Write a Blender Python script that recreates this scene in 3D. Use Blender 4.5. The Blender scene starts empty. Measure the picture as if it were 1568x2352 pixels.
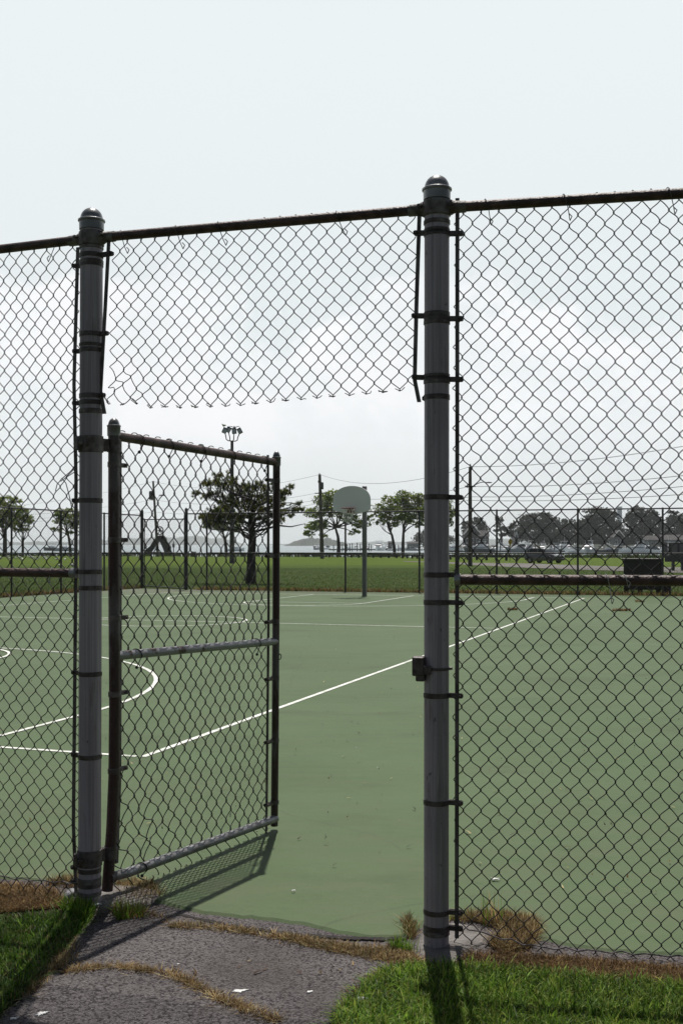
import bpy, math, random
import numpy as np
from mathutils import Vector, Matrix

random.seed(7)
rng = np.random.default_rng(7)
R = math.radians
scene = bpy.context.scene
COL = scene.collection

# ------------------------------------------------------------------ camera, sky, sun, exposure
H, F, CX, YH = 1.629, 2552.0, 784.0, 1251.0        # eye height, focal length, centre and horizon in photo units (1568 wide)
SLOPE = 0.0040                                     # the whole site falls gently away from the camera
cam_d = bpy.data.cameras.new("camera")
cam = bpy.data.objects.new("camera", cam_d)
COL.objects.link(cam)
cam.location = (0, 0, H)
cam.rotation_euler = (R(90), 0, 0)
cam_d.sensor_width = 36
cam_d.lens = F * 36 / 2352
cam_d.shift_y = (YH - 1176) / 2352
cam_d.clip_end = 20000
cam_d.clip_start = 0.05
scene.camera = cam

SUN_EL, SUN_AZ = R(68), R(2)
world = bpy.data.worlds.new("World")
scene.world = world
world.use_nodes = True
wn, wl = world.node_tree.nodes, world.node_tree.links
wn.clear()


def wnode(t, **kw):
    n = wn.new(t)
    for k, v in kw.items():
        setattr(n, k, v)
    return n


def wmath(op, a, b=None, c=None):
    n = wn.new('ShaderNodeMath')
    n.operation = op
    for i, v in enumerate((a, b, c)):
        if v is None:
            continue
        if isinstance(v, (int, float)):
            n.inputs[i].default_value = v
        else:
            wl.new(v, n.inputs[i])
    return n.outputs[0]


def wrange(v, a, b, c, d):
    n = wn.new('ShaderNodeMapRange')
    n.interpolation_type = 'SMOOTHSTEP'
    wl.new(v, n.inputs[0])
    for i, q in enumerate((a, b, c, d)):
        n.inputs[i + 1].default_value = q
    return n.outputs[0]


def wmix(fac, a, b):
    n = wn.new('ShaderNodeMix')
    n.data_type = 'RGBA'
    if isinstance(fac, (int, float)):
        n.inputs[0].default_value = fac
    else:
        wl.new(fac, n.inputs[0])
    for i, v in ((6, a), (7, b)):
        if isinstance(v, tuple):
            n.inputs[i].default_value = v
        else:
            wl.new(v, n.inputs[i])
    return n.outputs[2]


sky = wnode('ShaderNodeTexSky', sky_type='NISHITA', sun_disc=False)
sky.sun_elevation = SUN_EL
sky.sun_rotation = SUN_AZ
sky.air_density, sky.dust_density, sky.ozone_density = 1.0, 1.0, 1.0
tc = wnode('ShaderNodeTexCoord')
sep = wnode('ShaderNodeSeparateXYZ')
wl.new(tc.outputs['Generated'], sep.inputs[0])
zz, yy = sep.outputs[2], sep.outputs[1]
# milky summer haze low in the sky on the sunny side, unseen sky overhead and behind set dimmer to lower the fill
haze_band = wrange(zz, 0.43, 0.60, 1.0, 0.0)
haze_side = wrange(yy, 0.05, 0.75, 0.0, 1.0)
haze_fac = wmath('MULTIPLY', haze_band, haze_side)
haze_col = wmix(wrange(zz, 0.0, 0.16, 0.0, 1.0), (13.2, 13.75, 13.85, 1), (13.85, 14.75, 15.0, 1))
haze_col = wmix(wrange(zz, 0.18, 0.42, 0.0, 1.0), haze_col, (14.33, 15.33, 15.58, 1))
grey_sky = wmix(0.45, sky.outputs[0], (2.1, 2.05, 2.05, 1))       # flat grey added to make the unseen sky's fill less blue
base = wmix(wmath('MULTIPLY', haze_fac, 0.97), grey_sky, haze_col)
# soft cumulus heads
mp = wnode('ShaderNodeMapping')
mp.inputs['Scale'].default_value = (1.0, 1.0, 1.25)
mp.inputs['Location'].default_value = (0.43, 0.0, 0.30)
wl.new(tc.outputs['Generated'], mp.inputs[0])


def wnoise(scale, detail, rough):
    n = wn.new('ShaderNodeTexNoise')
    n.inputs['Scale'].default_value = scale
    n.inputs['Detail'].default_value = detail
    n.inputs['Roughness'].default_value = rough
    wl.new(mp.outputs[0], n.inputs[0])
    return n.outputs[0]


# heaped heads: the top edge of the bank rises and falls with a broad noise and is frayed by a fine one
edge = wmath('ADD', wmath('MULTIPLY', wmath('SUBTRACT', wnoise(4.2, 2, 0.5), 0.5), 0.30), wmath('MULTIPLY', wmath('SUBTRACT', wnoise(17, 7, 0.62), 0.5), 0.095))
height = wmath('SUBTRACT', wmath('ADD', edge, 0.205), zz)
heads = wmath('MULTIPLY', wrange(height, -0.004, 0.022, 0.0, 1.0), wrange(height, 0.03, 0.17, 1.0, 0.30))
tex = wrange(wnoise(11, 8, 0.6), 0.36, 0.62, 0.45, 1.0)
cloud = wmath('MULTIPLY', wmath('MULTIPLY', heads, tex), wrange(zz, 0.03, 0.11, 0.0, 1.0))
withc = wmix(wmath('MULTIPLY', wmath('MULTIPLY', cloud, haze_fac), 0.95), base, (16.42, 16.50, 16.83, 1))
bg = wnode('ShaderNodeBackground')
bg.inputs[1].default_value = 0.06
wl.new(withc, bg.inputs[0])
wo = wnode('ShaderNodeOutputWorld')
wl.new(bg.outputs[0], wo.inputs[0])

sd = bpy.data.lights.new("sun", 'SUN')
sd.energy = 4.8
sd.angle = R(0.53)
sd.color = (1.0, 0.955, 0.89)
so = bpy.data.objects.new("sun", sd)
COL.objects.link(so)
sv = Vector((math.sin(SUN_AZ) * math.cos(SUN_EL), math.cos(SUN_AZ) * math.cos(SUN_EL), math.sin(SUN_EL)))
so.rotation_euler = sv.to_track_quat('Z', 'Y').to_euler()
so.location = (0, 0, 60)

scene.view_settings.view_transform = 'Standard'
scene.view_settings.look = 'None'
scene.view_settings.exposure = 0.0
scene.view_settings.gamma = 1.0
scene.render.engine = 'CYCLES'
scene.cycles.max_bounces = 6
scene.cycles.volume_bounces = 1
scene.cycles.transparent_max_bounces = 8


# ------------------------------------------------------------------ coordinates
def gz(x, y):
    return -SLOPE * y


def G(px, py, dz=0.0):
    """point of the ground seen at a photo position"""
    D = H * F / (py - YH - SLOPE * F)
    return np.array([(px - CX) / F * D, D, -SLOPE * D + dz])


def W(px, py, D):
    """point at distance D seen at a photo position"""
    return np.array([(px - CX) / F * D, D, H - (py - YH) / F * D])


# ------------------------------------------------------------------ materials
def mat(name, col, rough=0.6, metal=0.0, col2=None, scale=8.0, amount=0.5, bump=0.0, bump_scale=40.0, stretch=(1, 1, 1),
        spec=0.5, ramp=(0.4, 0.6), detail=6, coat=0.0):
    m = bpy.data.materials.new(name)
    m.use_nodes = True
    nt = m.node_tree
    b = nt.nodes['Principled BSDF']
    b.inputs['Roughness'].default_value = rough
    b.inputs['Metallic'].default_value = metal
    b.inputs['Specular IOR Level'].default_value = spec
    b.inputs['Coat Weight'].default_value = coat
    tcn = nt.nodes.new('ShaderNodeTexCoord')
    mpn = nt.nodes.new('ShaderNodeMapping')
    mpn.inputs['Scale'].default_value = stretch
    nt.links.new(tcn.outputs['Object'], mpn.inputs[0])
    if col2 is None:
        col2 = tuple(c * 0.7 for c in col)
    n = nt.nodes.new('ShaderNodeTexNoise')
    n.inputs['Scale'].default_value = scale
    n.inputs['Detail'].default_value = detail
    nt.links.new(mpn.outputs[0], n.inputs[0])
    r = nt.nodes.new('ShaderNodeValToRGB')
    r.color_ramp.elements[0].position = ramp[0]
    r.color_ramp.elements[1].position = ramp[1]
    mixed = tuple(c * (1 - amount) + d * amount for c, d in zip(col, col2))
    r.color_ramp.elements[0].color = (*mixed, 1)
    r.color_ramp.elements[1].color = (*col, 1)
    nt.links.new(n.outputs[0], r.inputs[0])
    nt.links.new(r.outputs[0], b.inputs['Base Color'])
    if bump:
        n2 = nt.nodes.new('ShaderNodeTexNoise')
        n2.inputs['Scale'].default_value = bump_scale
        n2.inputs['Detail'].default_value = 5
        nt.links.new(tcn.outputs['Object'], n2.inputs[0])
        bp = nt.nodes.new('ShaderNodeBump')
        bp.inputs['Strength'].default_value = bump
        bp.inputs['Distance'].default_value = 0.02
        nt.links.new(n2.outputs[0], bp.inputs['Height'])
        nt.links.new(bp.outputs[0], b.inputs['Normal'])
    return m


def leaf_mat(name, trans=0.45, rough=0.5):
    """blade or leaf: own tint from the mesh's per-leaf colour, light passes through it"""
    m = bpy.data.materials.new(name)
    m.use_nodes = True
    nt = m.node_tree
    nt.nodes.clear()
    at = nt.nodes.new('ShaderNodeAttribute')
    at.attribute_name = 'tint'
    d = nt.nodes.new('ShaderNodeBsdfPrincipled')
    d.inputs['Roughness'].default_value = rough
    d.inputs['Specular IOR Level'].default_value = 0.2
    t = nt.nodes.new('ShaderNodeBsdfTranslucent')
    mx = nt.nodes.new('ShaderNodeMixShader')
    mx.inputs[0].default_value = trans
    o = nt.nodes.new('ShaderNodeOutputMaterial')
    nt.links.new(at.outputs['Color'], d.inputs['Base Color'])
    nt.links.new(at.outputs['Color'], t.inputs[0])
    nt.links.new(d.outputs[0], mx.inputs[1])
    nt.links.new(t.outputs[0], mx.inputs[2])
    nt.links.new(mx.outputs[0], o.inputs[0])
    return m


M = {}
M['post'] = mat('grey_post_paint', (0.20, 0.192, 0.190), 0.45, 0.2, (0.115, 0.108, 0.110), 26, 0.8, 0.15, 60, (1, 1, 0.035), ramp=(0.35, 0.65))
M['cap'] = mat('cast_cap_metal', (0.26, 0.265, 0.27), 0.33, 0.4, (0.13, 0.13, 0.13), 14, 0.7, 0.1, 90)
M['band'] = mat('dark_band_steel', (0.10, 0.086, 0.083), 0.5, 0.15, (0.045, 0.032, 0.030), 30, 0.9, 0.2, 120)
M['fitting'] = mat('rail_end_iron', (0.17, 0.155, 0.148), 0.55, 0.2, (0.06, 0.045, 0.04), 22, 0.9, 0.25, 90)
M['rust'] = mat('rusty_brown_pipe', (0.095, 0.055, 0.048), 0.5, 0.1, (0.035, 0.018, 0.016), 18, 0.9, 0.3, 110, (1, 1, 1))
M['rusty_stile'] = mat('dark_rusted_stile', (0.10, 0.09, 0.088), 0.5, 0.1, (0.042, 0.022, 0.018), 7, 1.0, 0.3, 90, (1, 1, 0.25), ramp=(0.52, 0.56))
M['galv'] = mat('grey_pipe_with_rust', (0.22, 0.22, 0.23), 0.42, 0.3, (0.055, 0.032, 0.026), 9, 1.0, 0.2, 90, (1, 1, 1), ramp=(0.36, 0.41))
M['galv2'] = mat('grey_pipe', (0.24, 0.24, 0.25), 0.42, 0.3, (0.15, 0.145, 0.145), 12, 1.0, 0.2, 90)
M['bar'] = mat('tension_bar_steel', (0.15, 0.135, 0.135), 0.5, 0.3, (0.06, 0.05, 0.05), 14, 0.9, 0.2, 90)
M['wire'] = mat('mesh_wire', (0.030, 0.027, 0.031), 0.5, 0.1, (0.022, 0.017, 0.018), 12, 0.8)
M['tie'] = mat('pale_tie_wire', (0.42, 0.41, 0.40), 0.4, 0.4)
M['sleeve'] = mat('pale_rail_cup', (0.30, 0.30, 0.30), 0.35, 0.5)
M['farpost'] = mat('far_fence_pipe', (0.055, 0.053, 0.054), 0.5, 0.2)
M['farmesh'] = mat('far_fence_wire', (0.045, 0.045, 0.047), 0.5, 0.1)
M['concrete'] = mat('footing_concrete', (0.19, 0.175, 0.165), 0.9, 0, (0.11, 0.098, 0.09), 9, 1.0, 0.8, 60)
M['white'] = mat('white_line_paint', (0.78, 0.79, 0.77), 0.6, 0, (0.62, 0.65, 0.60), 22, 0.9, ramp=(0.3, 0.5))
M['board'] = mat('fan_board_metal', (0.86, 0.84, 0.86), 0.7, 0.0, (0.80, 0.785, 0.80), 1.2, 1.0, spec=0.15)
M['rim'] = mat('rim_orange_paint', (0.22, 0.05, 0.035), 0.6, 0.1)
M['net'] = mat('net_cord', (0.62, 0.62, 0.60), 0.8)
M['hoop_pole'] = mat('hoop_pole_paint', (0.16, 0.16, 0.165), 0.5, 0.2)
M['pole_wood'] = mat('weathered_pole_wood', (0.115, 0.10, 0.095), 0.85, 0, (0.07, 0.06, 0.055), 2, 0.8, 0.4, 6, (4, 4, 0.4))
M['pole_metal'] = mat('lamp_pole_metal', (0.07, 0.07, 0.075), 0.5, 0.4)
M['lamp_glass'] = mat('lamp_glass', (0.55, 0.57, 0.58), 0.15, 0.1)
M['cable'] = mat('cable_black', (0.06, 0.06, 0.065), 0.6)
M['rail_wood'] = mat('guardrail_timber', (0.035, 0.029, 0.028), 0.8, 0, (0.02, 0.016, 0.015), 2, 0.8)
M['monument'] = mat('dark_iron_monument', (0.03, 0.028, 0.03), 0.5, 0.3)
M['box'] = mat('dark_storage_box', (0.021, 0.014, 0.018), 0.5, 0)
M['box2'] = mat('dark_storage_box_side', (0.03, 0.022, 0.026), 0.55, 0)
M['sign_y'] = mat('yellow_sign_sheet', (0.50, 0.30, 0.03), 0.5, 0)
M['boat_w'] = mat('white_gelcoat', (0.86, 0.865, 0.87), 0.25, 0, (0.78, 0.785, 0.79), 0.6, 0.8)
M['boat_g'] = mat('grey_hull_paint', (0.33, 0.35, 0.37), 0.35, 0)
M['boat_d'] = mat('dark_hull_paint', (0.045, 0.05, 0.06), 0.3, 0)
M['boat_win'] = mat('boat_window', (0.03, 0.035, 0.04), 0.08, 0)
M['canvas'] = mat('boat_canvas', (0.10, 0.11, 0.13), 0.8, 0)
M['piling'] = mat('dock_piling_wood', (0.09, 0.08, 0.075), 0.85, 0)
M['dock'] = mat('dock_planks', (0.16, 0.15, 0.14), 0.85, 0, (0.10, 0.09, 0.085), 1.2, 0.8)
M['shingle'] = mat('grey_roof_shingle', (0.07, 0.066, 0.066), 0.9, 0, (0.045, 0.042, 0.042), 1.5, 0.8)
M['siding'] = mat('pale_siding', (0.20, 0.20, 0.197), 0.7, 0, (0.22, 0.22, 0.22), 0.8, 0.8, stretch=(0.2, 0.2, 6))
M['siding_g'] = mat('grey_siding', (0.10, 0.098, 0.097), 0.8, 0, (0.07, 0.068, 0.067), 0.8, 0.8, stretch=(0.2, 0.2, 6))
M['trim'] = mat('white_trim', (0.7, 0.7, 0.69), 0.6)
M['winpane'] = mat('house_window', (0.05, 0.06, 0.07), 0.1)
M['tower'] = mat('pale_tower_concrete', (0.40, 0.42, 0.43), 0.8, 0, (0.3, 0.31, 0.32), 0.2, 0.7)
M['bark'] = mat('dark_bark', (0.05, 0.043, 0.042), 0.9, 0, (0.028, 0.024, 0.024), 6, 0.9, 0.8, 14, (1, 1, 0.3))
M['leaf'] = leaf_mat('leaf', 0.5)
M['needle'] = leaf_mat('needle', 0.48)
M['blade'] = leaf_mat('grass_blade', 0.45)
M['dry'] = leaf_mat('dry_blade', 0.30, 0.7)
M['paint_car'] = mat('car_paint_grey', (0.10, 0.102, 0.108), 0.28, 0.5, coat=0.6)
M['glass_car'] = mat('car_glass', (0.02, 0.022, 0.025), 0.05, 0)
M['tyre'] = mat('tyre_rubber', (0.018, 0.018, 0.018), 0.8)
M['alloy'] = mat('wheel_alloy', (0.25, 0.25, 0.26), 0.35, 0.8)
M['plastic'] = mat('black_trim', (0.02, 0.02, 0.021), 0.6)
M['lamp_lens'] = mat('headlight_lens', (0.7, 0.72, 0.74), 0.1, 0.2)
M['gull'] = mat('gull_plumage', (0.75, 0.75, 0.73), 0.7, 0, (0.5, 0.5, 0.5), 5, 0.6)
M['gull_w'] = mat('gull_wing', (0.55, 0.56, 0.57), 0.7)
M['splat'] = mat('white_splat', (0.74, 0.74, 0.72), 0.8, 0, (0.5, 0.5, 0.49), 60, 0.8)
M['stone'] = mat('grey_pebble', (0.32, 0.32, 0.34), 0.8, 0, (0.2, 0.2, 0.21), 30, 0.9, 0.5, 60)
M['kiosk'] = mat('notice_board_grey', (0.14, 0.145, 0.15), 0.6, 0)
M['kiosk_d'] = mat('notice_board_dark', (0.045, 0.045, 0.05), 0.5, 0)


def ground_nodes(name, rough):
    m = bpy.data.materials.new(name)
    m.use_nodes = True
    nt = m.node_tree
    b = nt.nodes['Principled BSDF']
    b.inputs['Roughness'].default_value = rough
    b.inputs['Specular IOR Level'].default_value = 0.08
    t = nt.nodes.new('ShaderNodeTexCoord')

    def noise(scale, detail=5, stretch=(1, 1, 1), rough_=0.5):
        mp_ = nt.nodes.new('ShaderNodeMapping')
        mp_.inputs['Scale'].default_value = stretch
        nt.links.new(t.outputs['Object'], mp_.inputs[0])
        n = nt.nodes.new('ShaderNodeTexNoise')
        n.inputs['Scale'].default_value = scale
        n.inputs['Detail'].default_value = detail
        n.inputs['Roughness'].default_value = rough_
        nt.links.new(mp_.outputs[0], n.inputs[0])
        return n.outputs[0]

    def rng_(v, a, b_, c=0.0, d=1.0):
        n = nt.nodes.new('ShaderNodeMapRange')
        nt.links.new(v, n.inputs[0])
        for i, q in enumerate((a, b_, c, d)):
            n.inputs[i + 1].default_value = q
        return n.outputs[0]

    def mix(f, a, c, mode='MIX'):
        n = nt.nodes.new('ShaderNodeMix')
        n.data_type = 'RGBA'
        n.blend_type = mode
        if isinstance(f, (int, float)):
            n.inputs[0].default_value = f
        else:
            nt.links.new(f, n.inputs[0])
        for i, v in ((6, a), (7, c)):
            if isinstance(v, tuple):
                n.inputs[i].default_value = (*v, 1)
            else:
                nt.links.new(v, n.inputs[i])
        return n.outputs[2]

    def math_(op, a, c):
        n = nt.nodes.new('ShaderNodeMath')
        n.operation = op
        for i, v in enumerate((a, c)):
            if isinstance(v, (int, float)):
                n.inputs[i].default_value = v
            else:
                nt.links.new(v, n.inputs[i])
        return n.outputs[0]

    def vor(scale, feature='F1', out='Distance', stretch=(1, 1, 1), warp=None):
        mp_ = nt.nodes.new('ShaderNodeMapping')
        mp_.inputs['Scale'].default_value = stretch
        nt.links.new(t.outputs['Object'], mp_.inputs[0])
        src = mp_.outputs[0]
        if warp:
            nn = nt.nodes.new('ShaderNodeTexNoise')
            nn.inputs['Scale'].default_value = warp[0]
            nn.inputs['Detail'].default_value = 6
            nt.links.new(mp_.outputs[0], nn.inputs[0])
            va = nt.nodes.new('ShaderNodeVectorMath')
            va.operation = 'SCALE'
            va.inputs[3].default_value = warp[1]
            nt.links.new(nn.outputs['Color'], va.inputs[0])
            vb = nt.nodes.new('ShaderNodeVectorMath')
            nt.links.new(src, vb.inputs[0])
            nt.links.new(va.outputs[0], vb.inputs[1])
            src = vb.outputs[0]
        n = nt.nodes.new('ShaderNodeTexVoronoi')
        n.feature = feature
        n.inputs['Scale'].default_value = scale
        nt.links.new(src, n.inputs[0])
        return n.outputs[out]

    def bump(h, strength, dist):
        bp = nt.nodes.new('ShaderNodeBump')
        bp.inputs['Strength'].default_value = strength
        bp.inputs['Distance'].default_value = dist
        nt.links.new(h, bp.inputs['Height'])
        nt.links.new(bp.outputs[0], b.inputs['Normal'])

    def xyz():
        s = nt.nodes.new('ShaderNodeSeparateXYZ')
        nt.links.new(t.outputs['Object'], s.inputs[0])
        return s.outputs

    def done(c):
        nt.links.new(c, b.inputs['Base Color'])
        return m
    return locals()


g = ground_nodes('court_green_paint', 0.62)
c = g['mix'](g['rng_'](g['noise'](0.35, 6), 0.3, 0.7), (0.060, 0.104, 0.044), (0.096, 0.145, 0.070))
c = g['mix'](g['rng_'](g['noise'](5, 8, (0.25, 1.6, 1), 0.65), 0.35, 0.75, 0.0, 0.62), c, (0.118, 0.138, 0.078))
c = g['mix'](g['rng_'](g['noise'](1.3, 7, (0.6, 1.1, 1), 0.6), 0.56, 0.74, 0.0, 0.7), c, (0.054, 0.072, 0.038))
c = g['mix'](g['rng_'](g['noise'](16, 7, (0.3, 1.3, 1), 0.7), 0.42, 0.72, 0.0, 0.5), c, (0.105, 0.118, 0.068))
c = g['mix'](g['rng_'](g['noise'](28, 5, (0.5, 1.5, 1), 0.7), 0.5, 0.75, 0.0, 0.5), c, (0.050, 0.074, 0.036))
c = g['mix'](g['rng_'](g['noise'](120, 3), 0.35, 0.7, 0.0, 0.35), c, (0.055, 0.080, 0.038))
cr = g['rng_'](g['vor'](0.13, 'DISTANCE_TO_EDGE', 'Distance', (1, 1, 1), (0.9, 0.55)), 0.0, 0.0016, 0.4, 0.0)
c = g['mix'](cr, c, (0.045, 0.05, 0.04))
yfar = g['rng_'](g['xyz']()[1], 38.2, 43.5, 0.0, 0.8)
c = g['mix'](g['math_']('MULTIPLY', yfar, g['rng_'](g['noise'](0.6, 5), 0.25, 0.6)), c, (0.15, 0.135, 0.115))
mott = g['rng_'](g['noise'](0.9, 9, (0.6, 1.2, 1), 0.68), 0.40, 0.66, 0.0, 0.6)
c = g['mix'](mott, c, (0.096, 0.144, 0.072))
dirt = g['math_']('MULTIPLY', g['rng_'](g['xyz']()[1], 5.2, 8.6, 1.0, 0.0), g['rng_'](g['noise'](3.5, 8, (0.7, 1, 1), 0.7), 0.40, 0.68, 0.0, 0.75))
c = g['mix'](dirt, c, (0.104, 0.124, 0.070))
scuff = g['rng_'](g['noise'](2.4, 6, (0.25, 2.2, 1), 0.75), 0.62, 0.74, 0.0, 0.65)
c = g['mix'](scuff, c, (0.052, 0.068, 0.038))
sp = g['rng_'](g['vor'](3.2, 'F1', 'Distance'), 0.0, 0.028, 1.0, 0.0)
c = g['mix'](g['math_']('MULTIPLY', sp, g['rng_'](g['noise'](1.9, 2), 0.5, 0.6)), c, (0.5, 0.5, 0.46))
g['bump'](g['noise'](260, 3), 0.35, 0.004)
M['court'] = g['done'](c)

g = ground_nodes('grey_post_paint_worn', 0.5)
g['b'].inputs['Specular IOR Level'].default_value = 0.4
g['b'].inputs['Metallic'].default_value = 0.1
c = g['mix'](g['rng_'](g['noise'](3.0, 5), 0.35, 0.65), (0.30, 0.262, 0.30), (0.385, 0.34, 0.382))
c = g['mix'](g['rng_'](g['noise'](60, 4, (1, 1, 0.012)), 0.44, 0.60, 0.0, 0.75), c, (0.21, 0.19, 0.208))
c = g['mix'](g['rng_'](g['noise'](120, 3, (1, 1, 0.02)), 0.60, 0.66, 0.0, 0.6), c, (0.38, 0.37, 0.36))
drip = g['math_']('MULTIPLY', g['rng_'](g['noise'](45, 4, (1, 1, 0.06)), 0.52, 0.62), g['rng_'](g['noise'](4.5, 4, (1, 1, 0.8)), 0.52, 0.62))
c = g['mix'](g['math_']('MULTIPLY', drip, 0.4), c, (0.085, 0.052, 0.038))
c = g['mix'](g['rng_'](g['noise'](38, 6, (1, 1, 0.5)), 0.68, 0.71, 0.0, 0.55), c, (0.06, 0.05, 0.048))
g['bump'](g['noise'](70, 5, (1, 1, 0.15)), 0.25, 0.004)
M['post'] = g['done'](c)

g = ground_nodes('worn_white_line_paint', 0.7)
c = g['mix'](g['rng_'](g['noise'](7, 8, (1, 1, 1), 0.7), 0.30, 0.52), (0.34, 0.38, 0.30), (0.74, 0.75, 0.71))
c = g['mix'](g['rng_'](g['noise'](60, 5), 0.60, 0.70, 0.0, 0.6), c, (0.20, 0.25, 0.15))
M['white'] = g['done'](c)

g = ground_nodes('worn_asphalt', 0.85)
c = g['mix'](g['rng_'](g['noise'](2.2, 6), 0.3, 0.7), (0.100, 0.091, 0.092), (0.145, 0.133, 0.134))
c = g['mix'](g['rng_'](g['math_']('ADD', g['math_']('MULTIPLY', g['vor'](125, 'F1', 'Distance'), 0.65), g['math_']('MULTIPLY', g['vor'](58, 'F1', 'Distance'), 0.35)), 0.1, 0.5, 0.8, 0.0), c, (0.245, 0.230, 0.228))
c = g['mix'](g['rng_'](g['noise'](95, 4), 0.47, 0.62, 0.0, 0.9), c, (0.028, 0.023, 0.024))
sp = g['rng_'](g['vor'](34, 'F1', 'Distance'), 0.0, 0.16, 1.0, 0.0)
c = g['mix'](g['math_']('MULTIPLY', sp, g['rng_'](g['noise'](23, 2), 0.56, 0.62)), c, (0.42, 0.41, 0.40))
cr = g['rng_'](g['vor'](1.1, 'DISTANCE_TO_EDGE', 'Distance', (1, 1, 1), (3.0, 0.5)), 0.0, 0.007, 0.45, 0.0)
c = g['mix'](cr, c, (0.03, 0.026, 0.025))
c = g['mix'](g['rng_'](g['noise'](1.6, 5), 0.52, 0.68, 0.0, 0.55), c, (0.060, 0.052, 0.051))
c = g['mix'](g['rng_'](g['noise'](3.1, 6), 0.58, 0.72, 0.0, 0.25), c, (0.13, 0.11, 0.095))
g['bump'](g['math_']('ADD', g['math_']('MULTIPLY', g['vor'](125, 'F1', 'Distance'), 0.65), g['math_']('MULTIPLY', g['vor'](58, 'F1', 'Distance'), 0.35)), 0.8, 0.014)
M['asphalt'] = g['done'](c)

g = ground_nodes('road_asphalt', 0.85)
c = g['mix'](g['rng_'](g['noise'](0.4, 6), 0.3, 0.7), (0.14, 0.13, 0.125), (0.19, 0.178, 0.17))
M['road'] = g['done'](c)

g = ground_nodes('mown_lawn', 0.9)
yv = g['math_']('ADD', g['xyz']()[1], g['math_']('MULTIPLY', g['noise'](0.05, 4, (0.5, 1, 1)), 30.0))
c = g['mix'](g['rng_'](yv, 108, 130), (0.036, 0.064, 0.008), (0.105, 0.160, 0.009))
c = g['mix'](g['rng_'](g['noise'](0.22, 7, (0.14, 1, 1), 0.6), 0.38, 0.66, 0.0, 0.8), c, (0.055, 0.088, 0.018))
c = g['mix'](g['rng_'](g['noise'](3.0, 6, (0.3, 1, 1), 0.7), 0.4, 0.7, 0.0, 0.6), c, (0.018, 0.032, 0.008))
c = g['mix'](g['rng_'](g['noise'](1.1, 6, (0.4, 1, 1)), 0.6, 0.72, 0.0, 0.5), c, (0.10, 0.11, 0.03))
g['bump'](g['noise'](9, 6), 0.9, 0.1)
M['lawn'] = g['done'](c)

g = ground_nodes('verge_soil', 0.95)
c = g['mix'](g['rng_'](g['noise'](6, 7), 0.35, 0.65), (0.028, 0.022, 0.015), (0.065, 0.045, 0.028))
g['bump'](g['noise'](45, 6), 0.9, 0.03)
M['soil'] = g['done'](c)

g = ground_nodes('bay_water', 0.30)
c = g['mix'](g['rng_'](g['noise'](0.02, 4, (0.3, 1, 1)), 0.35, 0.65), (0.17, 0.22, 0.235), (0.23, 0.28, 0.295))
g['bump'](g['noise'](0.9, 6, (0.35, 1, 1), 0.6), 0.5, 0.35)
g['b'].inputs['Specular IOR Level'].default_value = 0.3
M['water'] = g['done'](c)
M['gap'] = mat('dark_crack_soil', (0.018, 0.014, 0.012), 0.95, 0, (0.008, 0.006, 0.006), 40, 0.8)
M['hill'] = mat('wooded_hill', (0.040, 0.050, 0.032), 0.95, 0, (0.02, 0.026, 0.018), 0.05, 0.9, 0.8, 0.15)


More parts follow.
